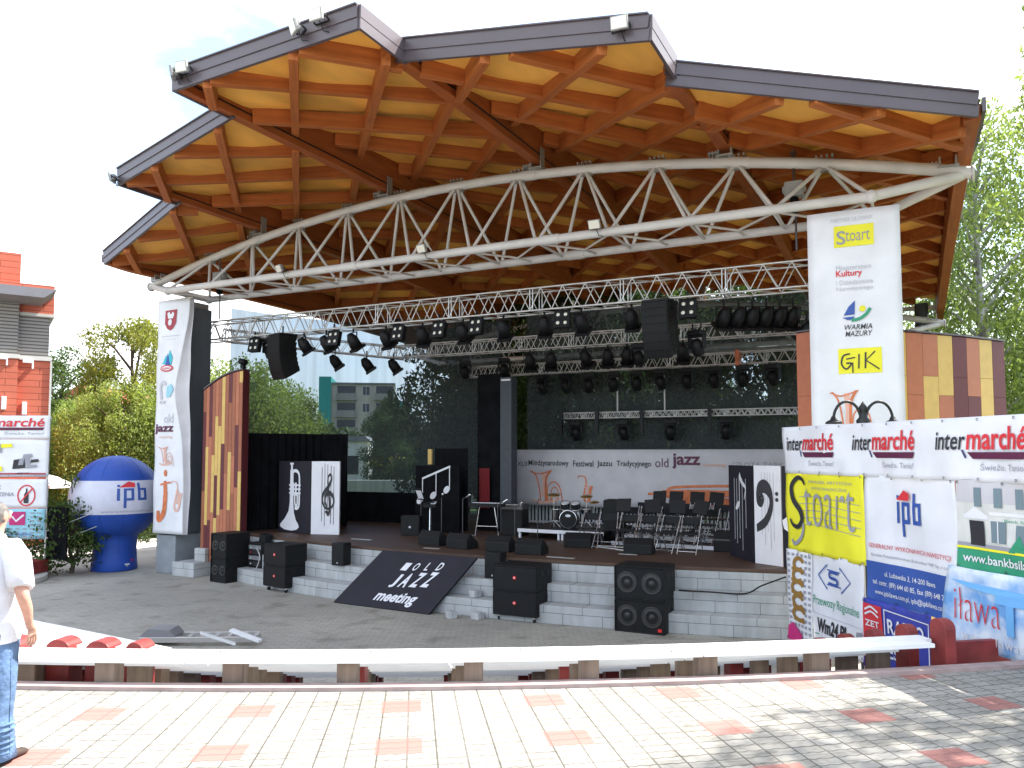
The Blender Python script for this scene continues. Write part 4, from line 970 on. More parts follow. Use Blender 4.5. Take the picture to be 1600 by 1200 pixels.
dr = lambda x, z: .02 * math.sin(x * 2.5 + z * .6) + .012 * math.sin(z * 2.1)
HB = 6.3
o, g = cloth('hanging_banner', 'tall white sponsor banner with yellow boxes and a sail emblem', 'banner', S(7.44, -.75, -.2), SRZ, 1.42, HB, 'banner_white', dr, nu=12, nv=40)
zb = lambda y: 6.3 - (y - 337) / 91.
g.text('PARTNER GŁÓWNY', .38, zb(355), 1.02, zb(347), 'pale_print')
g.rect(.42, zb(394), 1.03, zb(361), 'yellow_print', 1); g.text('S', .46, zb(390), .60, zb(369), 'grey_print', .01, L=3); g.text('toart', .60, zb(386), .97, zb(371), 'grey_print', -.005, L=3)
g.text('Ministerstwo', .44, zb(430), .98, zb(422), 'pale_print'); g.text('Kultury', .44, zb(442), .84, zb(430), 'red_print', .02); g.text('i Dziedzictwa', .44, zb(452), 1.0, zb(445), 'pale_print'); g.text('Narodowego', .44, zb(463), 1.0, zb(455), 'pale_print')
g.poly([(.54, zb(499)), (.62, zb(486)), (.72, zb(477)), (.71, zb(498))], 'blue_print', 2); g.poly([(.52, zb(502)), (.71, zb(501)), (.68, zb(506)), (.60, zb(506))], 'blue_print', 2)
g.line(spline([(.66, zb(507)), (.78, zb(505)), (.88, zb(499)), (.95, zb(490))]), .05, 'green_print', 3); g.disc(.83, zb(490), .05, .05, 'yellow_print', 2)
g.text('WARMIA', .55, zb(521), .97, zb(513), 'black_print', .004, .2); g.text('MAZURY', .56, zb(531), .97, zb(523), 'black_print', .004, .2)
g.rect(.44, zb(587), 1.1, zb(549), 'yellow_print', 1); g.line(spline([(.62, zb(557)), (.52, zb(560)), (.49, zb(572)), (.56, zb(580)), (.64, zb(572)), (.56, zb(571))]), .025, 'black_print', 3); g.line([(.56, zb(565)), (.70, zb(563))], .02, 'black_print', 3); g.line([(.58, zb(572)), (.66, zb(571)), (.66, zb(586))], .02, 'black_print', 3)
g.line([(.76, zb(558)), (.75, zb(580))], .022, 'black_print', 3); g.line([(.86, zb(556)), (.85, zb(580))], .025, 'black_print', 3); g.line([(1.0, zb(555)), (.86, zb(568)), (1.06, zb(582))], .022, 'black_print', 3)
brass_upright(g, .30, zb(690), .7, .85, 'orange_print', 'pale_orange_print'); g.obj('printed_lettering', o)

# ------------------------------------------------------------------ sponsor fence at the right, running down beside the seats
FA = Vector((4.15, 12.0, 0)); FD = Vector((5.07 - 4.15, 7.8 - 12.0, 0)).normalized(); FRZ = math.atan2(FD.y, FD.x)
t_ = thing('site_fence', 'steel frame fence behind the sponsor banners beside the seating', 'fence', (FA.x, FA.y, -1.16), FRZ)
for i in range(4):
    b = B().use('aluminium'); b.tube((.02 + i * 1.68, .06, 0), (.02 + i * 1.68, .06, 3.58), .022, 8); b.obj('post', t_)
b = B().use('aluminium')
for z in (.35, 1.9, 3.55): b.tube((0, .06, z + .15 if z < 1 else z), (5.1, .06, z + .15 if z < 1 else z), .018, 6)
b.obj('rail', t_)
def fb(name, lab, a0, a1, z0, z1, m, off=0., edge_=None, amp=1.):
    sd = a0 * 3.1 + z0
    d = lambda x, z: off + amp * (.018 * math.sin(x * 3.1 + sd) + .011 * math.sin(x * 6 + z * 5 + sd) + .007 * math.sin(z * 8 - x * 5) + .012 * math.exp(-z * 4) * math.sin(x * 14 + sd))
    p = FA + FD * a0
    o, g = cloth(name, lab, 'banner', (p.x, p.y, z0), FRZ, a1 - a0, z1 - z0, m, d, 'sponsor banners on the right fence', nu=int(14 * (a1 - a0)) + 4, nv=int(12 * (z1 - z0)) + 4, edge_=edge_)
    if not edge_:
        n = max(2, int((a1 - a0) / .45))
        for i in range(n + 1):
            for z in (.03, z1 - z0 - .03): g.ring(.03 + (a1 - a0 - .06) * i / n, z, .012, .012, .008, 'steel_dark', n=8, L=4)
    return o, g
o, g = fb('sponsor_banner', 'long white grocery banner strip on top of the right fence, red and black logos', -.02, 5.2, 1.74, 2.43, 'banner_white', -.03)
for x, w in ((.13, 1.18), (1.66, 1.18), (3.2, 1.18)): logo_market(g, x, .17, w, .40)
g.obj('printed_lettering', o)
o, g = fb('sponsor_banner', 'bright yellow banner with thin grey lettering on the right fence', 0, 1.84, .60, 1.76, 'yellow_print')
for i in range(5): g.line(spline([(.35, .80 - i * .10), (.9, .82 - i * .10), (1.75, .76 - i * .1)]), .008, 'grey_print', 1)
g.line(spline([(.50, .98), (.42, 1.06), (.28, 1.07), (.16, .95), (.22, .76), (.38, .6), (.42, .46), (.32, .36), (.18, .38), (.12, .46)]), lambda u: .035 + .055 * math.sin(u * 3.14), 'black_print', 3)
g.line(spline([(.40, .46), (.46, .36), (.40, .2), (.22, .1), (.12, .16)]), lambda u: .03 + .03 * math.sin(u * 3), 'grey_print', 3)
g.text('toart', .47, .40, 1.66, .94, 'grey_print', -.015, L=3); g.text('ZWIĄZEK ARTYSTÓW', .6, 1.0, 1.62, 1.06, 'grey_print'); g.text('WYKONAWCÓW', .68, .92, 1.5, .97, 'grey_print'); g.obj('printed_lettering', o)
o, g = fb('sponsor_banner', 'white and blue builder banner with red roofed letters on the right fence', 1.85, 3.41, .18, 1.76, 'stone_print' if 0 else 'banner_white')
g.rect(0.005, .005, 1.55, .50, 'navy_print' if 0 else 'blue_print', 1)
logo_ipb(g, .56, .86, .46, .56, 'blue_print'); g.text('GENERALNY WYKONAWCA INWESTYCJI', .08, .66, 1.48, .73, 'red_print', 0); g.text('Iławskie Przedsiębiorstwo Budowlane "IPB" Sp. z o.o.', .12, .56, 1.46, .61, 'grey_print')
g.text('ul. Lubawska 3, 14-200 Iława', .34, .33, 1.2, .40, 'banner_white', .006); g.text('tel. centr. (89) 644 60 85, fax (89) 648 27 58', .1, .2, 1.46, .28, 'banner_white', .006); g.text('www.ipbilawa.com.pl, ipb@ipbilawa.com.pl', .14, .08, 1.42, .16, 'banner_white', .004); g.obj('printed_lettering', o)
o, g = fb('sponsor_banner', 'bank banner showing a pale building over a green strip', 3.42, 5.2, .80, 1.76, 'banner_white')
g.rect(.0, .24, 1.3, .955, 'stone_print', 1); g.rect(0., .72, 1.3, .955, 'banner_grey', 1.5)
for i in range(4): g.rect(.26 + i * .24, .68, .35 + i * .24, .88, 'glass_print', 3)
g.poly([(.10, .58), (.26, .68), (.42, .58), (.42, .55), (.10, .55)], 'banner_white', 2); g.rect(.44, .60, 1.3, .635, 'banner_white', 2); g.rect(0, .24, 1.3, .29, 'grey_print', 2); g.text('Bank Spółdzielczy', .62, .53, 1.2, .57, 'green_print', L=4)
g.rect(.17, .27, .36, .53, 'black_print', 3); g.rect(.45, .32, .63, .54, 'glass_print', 3); g.rect(.75, .31, 1.12, .52, 'glass_print', 3); g.line([(.93, .31), (.93, .52)], .02, 'banner_white', 4); g.line([(.54, .32), (.54, .54)], .014, 'banner_white', 4); g.poly([(.66, .24), (.72, .32), (.8, .42), (.86, .30), (1.0, .24)], 'green_print', 4)
g.rect(0, .0, 1.77, .225, 'green_print', 2); g.rect(0, .225, 1.77, .25, 'yellow_print', 3); g.text('www.bankbsilawa.pl', .08, .06, 1.16, .18, 'banner_white', .012, L=4); g.obj('printed_lettering', o)
o, g = fb('sponsor_banner', 'cloudy blue television banner hanging slack beside the kerb', 3.30, 5.2, .02, .82, 'sky_photo_print', -.05, edge_=lambda x, z: (x - .14 * (1 - z / .8) * (1 - x / 1.9), z - .12 * (x / 1.9) ** 1.2 * (1 - z / .8)))
g.text('iława', .10, .24, .70, .58, 'red_print', -.02, L=2); g.poly([(.06, .66), (1.1, .64), (1.1, .56), (.7, .57), (.3, .60)], 'sky_print', 3); g.text('T', .66, .2, 1.0, .58, 'sky_print', .04, L=4); g.text('V', 1.02, .2, 1.4, .58, 'sky_print', .04, L=4); g.text('www.ilawatv.pl', .2, .02, 1.2, .15, 'banner_white', .0, .1, 1.15, L=3); g.obj('printed_lettering', o)
o, g = fb('sponsor_banner', 'narrow patterned banner with brown upright lettering at the fence end', .02, .60, -.72, .61, 'banner_white')
for i in range(15):
    for j in range(6):
        if (j in (1, 2, 3) and 3 <= i <= 13): continue
        g.rect(.03 + j * .095, .05 + i * .085, .085 + j * .095, .09 + i * .085, 'grey_print', 1)
M2 = 'brown_print'
for z0_, wd in ((.33, .30), (.52, .24), (.72, .26), (.9, .22), (1.06, .2)):
    g.ring(.28, z0_ + .07, wd / 2, .085, .06, M2, 20, 320); g.line([(.14, z0_), (.42, z0_ - .02)], .05, M2, 3)
g.poly([(.02, .0), (.36, .0), (.36, .12), (.12, .26), (.02, .2)], 'magenta_print', 3); g.obj('printed_lettering', o)
o, g = fb('sponsor_banner', 'white railway banner with a blue double arrow on the right fence', .61, 1.79, -.62, .63, 'banner_white')
hexa = [(.16, .95), (.38, 1.12), (.38, 1.05), (.72, 1.05), (.72, 1.12), (.94, .95), (.72, .78), (.72, .85), (.38, .85), (.38, .78), (.16, .95)]
g.line(hexa, .018, 'blue_print'); g.line(spline([(.68, 1.03), (.48, 1.03), (.46, .96), (.64, .94), (.62, .87), (.42, .87)]), .04, 'blue_print', 3)
g.text('Przewozy Regionalne', .06, .50, 1.12, .66, 'green_print', .0); g.rect(.0, .0, 1.16, .40, 'banner_white', 1); g.text('Wm24.PL', .14, .16, .86, .36, 'black_print', .03, .1, L=3); g.line([(.05, .12), (1.1, .1)], .015, 'green_print', 3); g.line([(.0, .41), (1.16, .41)], .008, 'pale_print', 3); g.poly([(.98, .1), (1.16, .1), (1.16, .36), (1.05, .34)], 'grey_print', 3); g.obj('printed_lettering', o)
o, g = fb('sponsor_banner', 'royal blue radio banner with a red square on the right fence', 1.80, 2.95, -.66, .20, 'royal_print', -.015)
g.rect(.0, .12, .36, .80, 'red_print', 1)
for i in range(4): g.line(spline([(.05, .22 + i * .06), (.18, .16 + i * .06), (.31, .22 + i * .06)]), .025, 'banner_white', 3)
g.text('ZET', .05, .52, .31, .60, 'banner_white', .02, L=3)
for i in range(2): g.line(spline([(.05, .66 + i * .06), (.18, .71 + i * .06), (.31, .66 + i * .06)]), .025, 'banner_white', 3)
g.line([(.42, .10), (.42, .78), (1.12, .74), (1.12, .08)], .02, 'banner_white', 3); g.text('RADIO', .46, .50, 1.04, .68, 'banner_white', .02, L=3); g.text('ESKA', .46, .2, .9, .36, 'banner_white', .02, L=3); g.obj('printed_lettering', o)

# ------------------------------------------------------------------ street lamp behind the fence
t_ = thing('street_lamp', 'dark double armed street lamp behind the grocery banner strip', 'street lamp', (5.18, 11.6, -1.16), R(4))
b = B().use('cast_iron'); b.lathe([(.12, 0), (.12, .3), (.07, .4), (.05, .6), (.045, 3.4), (.07, 3.45), (.05, 3.55), (.09, 3.62), (.1, 3.68), (.05, 3.74), (.04, 3.82), (.07, 3.86), (.03, 3.92), (0, 3.97)], 14); b.obj('post', t_)
for sg in (-1, 1):
    b = B().use('cast_iron'); b.path([(0, 0, 3.5)] + [(sg * (.245 - .205 * math.cos(q)), 0, 3.70 + .26 * math.sin(q)) for q in [math.pi * i / 12 for i in range(0, 13)]], .021, 8)
    o = b.obj('arm', t_)
    b = B().use('cast_iron'); b.lathe([(0, .05), (.03, .05), (.05, .0), (.11, -.03), (.12, -.06), (0, -.06)], 14, Matrix.Translation((sg * .45, 0, 3.69))); b.obj('lamp_head', o)

# ------------------------------------------------------------------ sloping board with the festival name
RA, RB, RT, RC = Vector((-3.82, 17.06, ZO + .02)), Vector((-1.65, 15.8, ZO + .02)), Vector((-2.81, 17.3, ZS + .0)), Vector((-.71, 16.03, ZS + .0))
o0 = Vector((RA.x, RA.y, ZO)); nrm = (RB - RA).cross(RT - RA).normalized()
if nrm.y > 0: nrm = -nrm
b = B().use('dark_panel'); b.M = Matrix.Translation(-o0)
bil = lambda x, z: RA + (RB - RA) * x * (1 - z) + (RC - RT) * x * z + (RT - RA) * z
for off_ in (0, .05): b.sheet(lambda u, v, q=off_: bil(u, v) - nrm * q, 24, 24, False)
for e0, e1 in (((0, 0), (1, 0)), ((1, 0), (1, 1)), ((1, 1), (0, 1)), ((0, 1), (0, 0))): b.sheet(lambda u, v, e0=e0, e1=e1: bil(e0[0] + (e1[0] - e0[0]) * u, e0[1] + (e1[1] - e0[1]) * u) - nrm * .05 * v, 24, 1, False)
o = b.obj('sign_board', None, o0, bevel=.006); tag(o, 'dark sloping sign board leaning on the stage steps, white jazz lettering', 'sign')
def mpr(x, z, l): return RA + (RB - RA) * x * (1 - z) + (RC - RT) * x * z + (RT - RA) * z + nrm * (l + .001) - o0
g = G(mpr, .003)
g.rect(.37, .67, .435, .81, 'white_panel', 2, 1)
for s_, a, c in (('O', .48, .53), ('L', .60, .635), ('D', .71, .76)): g.text(s_, a, .68 + (a - .47) * .18, c, .82 + (a - .47) * .18, 'white_panel', .02)
for i, s_ in enumerate('JAZZ'): g.text(s_, .38 + i * .108 + (.02 if i == 0 else 0), .36 + i * .02, .455 + i * .108, .60 + i * .03, 'white_panel', .035)
g.text('meeting', .37, .06, .78, .29, 'white_panel', .03, .0); g.obj('lettering', o)

# ------------------------------------------------------------------ loudspeakers on the ground
def cabinet(lab, loc, rz, w, d, h, kind, wheels=False, group='bass cabinets in front of the stage'):
    t_ = thing('bass_cabinet', lab, 'loudspeaker', loc, rz, group); z0 = .11 if wheels else 0
    b = B().use('black_cabinet'); b.box(-w / 2, w / 2, .03, d, z0, z0 + h); b.box(-w / 2, w / 2, 0, .03, z0, z0 + .025); b.box(-w / 2, w / 2, 0, .03, z0 + h - .025, z0 + h); b.box(-w / 2, -w / 2 + .025, 0, .03, z0 + .025, z0 + h - .025); b.box(w / 2 - .025, w / 2, 0, .03, z0 + .025, z0 + h - .025); b.obj('body', t_, bevel=.012)
    if kind == 'grille':
        b = B().use('speaker_grille'); b.box(-w / 2 + .028, w / 2 - .028, .008, .028, z0 + .028, z0 + h - .028); b.obj('grille', t_)
        b = B().use('led_red'); b.lathe([(0, .006), (.032, .006), (.036, 0)], 14, Matrix.Translation((0, .006, z0 + h * .52)) @ Matrix.Rotation(R(90), 4, 'X')); b.use('banner_white'); b.box(-.014, .014, -.004, -.002, z0 + h * .52 - .01, z0 + h * .52 + .01); b.obj('badge', t_)
    else:
        n = 2 if w > .5 else 1
        for i in range(n):
            cx = (-1 + 2 * i) * w * .245 if n == 2 else 0; r = min(w / n, h) * .38
            M = Matrix.Translation((cx, .029, z0 + h / 2)) @ Matrix.Rotation(R(90), 4, 'X')
            b = B().use('speaker_cone'); b.lathe([(r * 1.08, 0), (r * 1.06, .012), (r, .014), (r * .93, .006), (r * .86, .012), (r * .35, -.02 - .0), (r * .32, .0), (r * .2, .012), (0, .016)], 26, M); b.obj('woofer', t_)
        if kind == 'badge': b = B().use('led_red'); b.box(w / 2 - .13, w / 2 - .06, .022, .0285, z0 + .05, z0 + .10); b.obj('badge', t_)
    b = B().use('black_plastic')
    for sg in (-1, 1):
        for yy in (d * .35, d * .72):
            for zz in (.70,): b.box(sg * w / 2 - .003, sg * w / 2 + .006, yy - .07, yy + .07, z0 + h * zz - .05, z0 + h * zz + .05)
    b.obj('handle', t_)
    if wheels:
        for sx in (-1, 1):
            for yy in (.09, d - .09):
                b = B().use('chrome'); b.box(sx * (w / 2 - .09) - .03, sx * (w / 2 - .09) + .03, yy - .03, yy + .03, .07, .11); b.use('rubber'); b.lathe([(.0, -.015), (.045, -.015), (.045, .015), (0, .015)], 12, Matrix.Translation((sx * (w / 2 - .09), yy + .015, .045)) @ Matrix.Rotation(R(90), 4, 'Y')); b.obj('caster', t_)
    return t_
def stack(p, rz, w, d, h, kind, wheels, where):
    z = ZO
    cabinet('lower black cabinet of the pair ' + where, (p[0], p[1], z), rz, w, d, h, kind, wheels)
    cabinet('upper black cabinet of the pair ' + where, (p[0], p[1], z + h + (.11 if wheels else 0) + .004), rz, w, d, h, 'cone' if kind == 'badge' else kind, False)
q = S(4.52, -1.16); stack(q, SRZ, .93, .72, .585, 'badge', False, 'nearest the yellow banner, four cones')
q = S(2.12, -1.34); stack(q, SRZ, .93, .72, .47, 'grille', True, 'on casters right of the sign board')
stack((-5.5, 18.38), R(-37), .82, .62, .485, 'grille', True, 'on casters left of the sign board')
stack((-7.28, 19.68), R(-33), .60, .72, .60, 'cone', False, 'farthest left, below the gold striped wall')
def small_box(lab, loc, rz, w=.33, h=.50):
    t_ = thing('small_speaker', lab, 'loudspeaker', loc, rz, 'small speakers on the stage steps')
    b = B().use('black_cabinet'); b.box(-w / 2, w / 2, .02, .3, 0, h); b.obj('body', t_, bevel=.012)
    b = B().use('speaker_grille'); b.box(-w / 2 + .012, w / 2 - .012, .005, .02, .02, h - .012); b.obj('grille', t_)
    b = B().use('pale_print'); b.box(-.012, .012, .0, .005, .05, .08); b.obj('badge', t_)
small_box('small black speaker alone on the steps left of the sign board', S(-2.6, -.78, -.48), SRZ + R(4)); small_box('small black speaker half behind the casters pair right of the sign', S(1.35, -.80, -.48), SRZ + R(2), .36, .52)
t_ = thing('equipment_rack', 'small rack of grey devices and cables beside the farthest left speakers', 'rack', S(-5.75, -.1, -.82), R(-33))
b = B().use('black_cabinet'); b.box(-.25, .25, 0, .4, 0, .62); b.obj('case', t_, bevel=.01)
for i, z in enumerate((.06, .2, .34, .46)):
    b = B().use('case_grey' if i % 2 else 'steel_dark'); b.box(-.22, .22, -.015, 0, z, z + .1); b.use('led_red' if i == 2 else 'lens_glass'); b.box(-.16, -.12, -.02, -.015, z + .03, z + .06); b.obj('device', t_)
b = B().use('black_plastic'); b.box(-.1, .12, .08, .3, .66, .84, Matrix.Translation((0, 0, .0)) @ Matrix.Rotation(R(12), 4, 'Y')); b.obj('lamp_head', t_)
b = B().use('cable_pale'); b.path(spline([Vector((.1, -.03, .5)), Vector((.3, -.1, .3)), Vector((.2, -.12, .0))]), .012, 5); b.obj('cable', t_)
b = B().use('black_plastic'); b.path(spline([S(5.05, -.45, -.47) - S(5, -.4, -.8), S(5.6, -.55, -.44) - S(5, -.4, -.8), S(6.2, -.32, -.46) - S(5, -.4, -.8), S(6.5, -.3, -.3) - S(5, -.4, -.8), S(6.9, -.2, -.13) - S(5, -.4, -.8)]), .014, 6)
tag(b.obj('cable', None, S(5, -.4, -.8)), 'black cable running up the steps beside the yellow banner', 'cable')
# aluminium ramp piece lying on the pavement
t_ = thing('metal_ramp', 'flat aluminium ramp frame lying on the grey pavement beyond the benches', 'ramp', (-5.25, 13.5, ZO), R(2))
b = B().use('aluminium')
for y in (-.19, .19): b.box(-.95, .95, y - .03, y + .03, .06, .15)
b.obj('side_rail', t_, bevel=.006)
b = B().use('aluminium')
for i in range(9): b.box(-.9 + i * .22, -.84 + i * .22, -.16, .16, .08, .11)
b.obj('rung', t_)
b = B().use('case_grey'); b.prism([(-.95, .151), (-.35, .151), (-.45, .26), (-.8, .28)], -.2, .2); b.obj('folded_cover', t_)
for i, (x, y, a) in enumerate(((-4.62, 12.55, .5), (-4.25, 12.75, -.3))):
    b = B().use('bench_white'); b.box(-.28, .28, -.05, .05, 0, .04, Matrix.Rotation(R(24 - 10 * i), 4, 'Y')); tag(b.obj('loose_board', None, (x, y, ZO + .28), a), ['loose white board propped against the lowest bench', 'shorter loose white board lying beside the aluminium ramp'][i], 'board')

# ------------------------------------------------------------------ things on the stage
def wedge(loc, rz, lab):
    t_ = thing('monitor_wedge', lab, 'stage monitor', loc, rz, 'floor monitors along the stage edge')
    M = Matrix(((0, 1, 0, 0), (1, 0, 0, 0), (0, 0, 1, 0), (0, 0, 0, 1)))
    b = B().use('black_cabinet'); b.prism([(-.2, 0), (.22, 0), (.22, .2), (.1, .34), (-.2, .12)], -.3, .3, M); b.obj('body', t_, bevel=.015)
    b = B().use('speaker_grille'); b.add([(-.27, .215, .215), (.27, .215, .215), (.27, .118, .33), (-.27, .118, .33)], [(0, 1, 2, 3)]); b.obj('grille', t_, fix=False)
    return t_
w0 = None
for i, (s, t, a) in enumerate([(-.93, .62, 175), (-.06, .42, 172), (.95, .38, 178), (1.76, .2, 183), (2.2, 1.75, 190), (3.75, 1.3, 186)]):
    lab = ['monitor wedge on the stage edge, nearest the white notes board', 'monitor wedge on the stage edge, second from the notes board', 'monitor wedge on the stage edge above the small speaker', 'monitor wedge on the stage edge, nearest the casters pair', 'monitor wedge in front of the drum riser', 'monitor wedge in front of the chairs'][i]
    if i == 0: w0 = wedge(S(s, t, ZS), SRZ + R(a), lab)
    else: dup(w0, S(s, t, ZS), SRZ + R(a), lab)
def mic(loc, lab, h=1.0, a=0.):
    t_ = thing('microphone_stand', lab, 'microphone', loc, a, 'microphone stands on the stage')
    b = B().use('steel_dark'); b.lathe([(0, .03), (.13, .02), (.14, 0), (0, 0)], 16); b.tube((0, 0, 0), (0, 0, h), .011, 7); b.tube((0, 0, h), (.03, -.12, h + .06), .009, 6); b.obj('stand', t_)
    b = B().use('chrome'); b.path([(.03, -.12, h + .05), (.045, -.2, h + .1)], .018, 8, .026); b.ball((.047, -.21, h + .105), .032, 8); b.obj('microphone', t_); return t_
m0 = None
for i, (s, t, h, lab) in enumerate([(-1.26, 1.45, 1.02, 'microphone stand in front of the black notes board'), (-.58, 1.3, 1.02, 'microphone stand in front of the black tower drape'), (.2, 1.6, .9, 'microphone stand between the keyboard and the amplifier'), (.75, 1.4, .85, 'microphone stand beside the amplifier, before the drum riser'), (1.0, 2.1, .9, 'microphone stand just left of the drum kit')]):
    a = (S(s, t, ZS), lab, h)
    if i == 0: m0 = mic(*a)
    else: mic(*a, a=i * .7)
def keyboard(loc, rz, lab, w=.9, top='white_panel'):
    t_ = thing('stage_keyboard', lab, 'keyboard', loc, rz, 'keyboards on stands')
    b = B().use('chrome'); b.tube((-.32, 0, 0), (-.2, 0, .74), .014, 6); b.tube((.32, 0, 0), (.2, 0, .74), .014, 6); b.tube((-.36, -.2, .01), (-.36, .2, .01), .014, 6); b.tube((.36, -.2, .01), (.36, .2, .01), .014, 6); b.tube((-.28, 0, .25), (.28, 0, .25), .012, 6); b.obj('stand', t_)
    b = B().use('black_plastic'); b.box(-w / 2, w / 2, -.16, .16, .74, .83); b.obj('body', t_, bevel=.01)
    b = B().use('white_panel'); b.box(-w / 2 + .04, w / 2 - .04, .03, .15, .831, .845); b.use('black_print')
    for i in range(14): b.box(-w / 2 + .07 + i * .055, -w / 2 + .095 + i * .055, .03, .1, .846, .855)
    b.obj('keys', t_); return t_
keyboard(S(-.75, 2.8, ZS), SRZ + R(8), 'keyboard on a chrome stand before the black tower drape')
t_ = keyboard(S(-2.1, 2.25, ZS), SRZ + R(-60), 'keyboard with white keys below the white eighth notes')
def music_stand(loc, rz, lab, h=1.0, sheet=False):
    t_ = thing('music_stand', lab, 'music stand', loc, rz, 'black music stands')
    b = B().use('steel_dark'); b.tube((0, 0, .0), (0, 0, h), .011, 6)
    for k in range(3): b.tube((0, 0, .18), (.24 * math.cos(2.1 * k + .4), .24 * math.sin(2.1 * k + .4), .0), .009, 5)
    b.obj('tripod', t_)
    M = Matrix.Translation((0, 0, h)) @ Matrix.Rotation(R(-22), 4, 'X') @ Matrix.Rotation(rnd.uniform(-.12, .12), 4, 'Y')
    b = B().use('black_plastic'); b.box(-.17, .17, -.008, .008, -.04, .26, M); b.box(-.17, .17, .0, .055, -.05, -.04, M); b.obj('desk', t_)
    if sheet: b = B().use('white_panel'); b.box(-.15, .15, .009, .012, -.03, .2, M); b.obj('sheet_music', t_)
    return t_
music_stand(S(-2.55, 2.5, ZS), SRZ + R(150), 'music stand holding a white sheet behind the left keyboard', .95, True)
t_ = thing('guitar_amplifier', 'small black amplifier with one bright badge beside the left keyboard', 'amplifier', S(-2.55, 2.0, ZS), SRZ + R(15))
b = B().use('black_cabinet'); b.box(-.25, .25, 0, .28, 0, .5); b.obj('body', t_, bevel=.015); b = B().use('speaker_grille'); b.box(-.22, .22, -.012, 0, .04, .38); b.obj('grille', t_); b = B().use('white_panel'); b.disc = None; b.lathe([(0, .004), (.03, .004), (.03, 0)], 12, Matrix.Translation((.0, -.013, .22)) @ Matrix.Rotation(R(90), 4, 'X')); b.obj('badge', t_)
t_ = thing('bass_amplifier', 'tall black bass amplifier right of the central keyboard', 'amplifier', S(-.25, 3.2, ZS), SRZ)
b = B().use('black_cabinet'); b.box(-.3, .3, 0, .4, 0, .66); b.obj('body', t_, bevel=.015); b = B().use('speaker_grille'); b.box(-.27, .27, -.012, 0, .03, .63); b.obj('grille', t_); b = B().use('steel_dark'); b.box(-.29, .29, .02, .36, .665, .80); b.use('lens_glass'); b.box(-.26, .26, .015, .02, .78, .79); b.obj('amplifier_head', t_)
def chair(loc, rz, lab):
    t_ = thing('folding_chair', lab, 'chair', loc, rz, 'black folding chairs with silver legs')
    b = B().use('black_plastic'); b.box(-.2, .2, -.2, .2, .40, .43); b.obj('seat', t_, bevel=.008)
    b = B().use('black_plastic'); b.box(-.2, .2, .2, .22, .58, .74); b.obj('backrest', t_, bevel=.008)
    for sx in (-.2, .2):
        b = B().use('chrome'); b.path([(sx, .28, .0), (sx, .1, .44), (sx, -.0, .5)], .011, 6); b.obj('leg', t_)
        b = B().use('chrome'); b.path([(sx, -.26, .0), (sx, .0, .4), (sx, .215, .77)], .011, 6); b.obj('leg', t_)
    b = B().use('chrome'); b.tube((-.2, -.22, .06), (.2, -.22, .06), .009, 5); b.tube((-.2, .24, .1), (.2, .24, .1), .009, 5); b.obj('stretcher', t_); return t_
def riser(lab, s0, s1, t0, t1, z):
    t_ = thing('stage_riser', lab, 'riser', S(s0, t0, ZS), SRZ, 'white edged risers on the stage'); L, D = s1 - s0, t1 - t0
    b = B().use('black_plastic'); b.box(0, L, 0.012, D, z - .08, z); b.obj('platform', t_)
    b = B().use('white_panel'); b.box(-.005, L + .005, -.005, .011, z - .08, z + .004); b.obj('edge_strip', t_)
    for x in ([.04, L / 2 - .04, L / 2 + .06, L - .06] if z < .4 else [.04, L - .06]):
        for y in (.05, D - .06):
            b = B().use('white_panel'); b.box(x - .025, x + .025, y - .025, y + .025, 0, max(.02, z - .08)); b.obj('leg', t_)
RT_ = 2.55
riser('white edged riser under the drum kit', .15, 2.4, 2.75, 4.9, .24)
riser('front white edged riser under the chairs', 2.75, 5.15, 2.35, 3.2, .10); riser('middle white edged riser behind the front chairs', 2.75, 5.25, 3.22, 4.1, .16); riser('rear white edged riser below the brass drawing', 2.75, 5.3, 4.12, 5.1, .20)
c0 = None; CH = []
for i in range(6): CH.append((2.35 + .47 * i, 1.95 - .04 * i, 0, 'black folding chair of the front row on the stage floor, %s from the drums' % ORD[i]))
for i in range(5): CH.append((3.0 + .46 * i, 2.8, .10, 'black folding chair on the front riser, %s from the drums' % ORD[i]))
for i in range(5): CH.append((3.05 + .46 * i, 3.7, .16, 'black folding chair on the middle riser, %s from the drums' % ORD[i]))
for i in range(0): CH.append((3.05 + .55 * i, 4.6, .26, 'black folding chair on the rear riser, %s from the drums' % ORD[i]))
for i, (s, t, z, lab) in enumerate(CH):
    a = SRZ + rnd.uniform(-.2, .2)
    if i == 0: c0 = chair(S(s, t, ZS + z), a, lab)
    else: dup(c0, S(s, t, ZS + z), a, lab)
for i, s in enumerate((3.3, 3.72, 4.24, 4.7)): music_stand(S(s, 4.3, ZS + .20), SRZ + rnd.uniform(-.25, .25), 'black music stand against the orange brass drawing, %s from the drums' % ORD[i], .72)
for i, s in enumerate((3.0, 3.7, 4.25, 4.75)): music_stand(S(s, 2.45, ZS + .10), SRZ + rnd.uniform(-.3, .3), 'black music stand on the front riser, %s from the drums' % ORD[i], .72)
t_ = thing('tall_amplifier', 'tall black amplifier cabinet between the drums and the chairs', 'amplifier', S(2.42, 3.3, ZS + .0), SRZ)
b = B().use('black_cabinet'); b.box(-.24, .24, 0, .4, 0, .98); b.obj('body', t_, bevel=.05); b = B().use('speaker_grille'); b.box(-.21, .21, -.012, 0, .05, .92); b.obj('grille', t_)
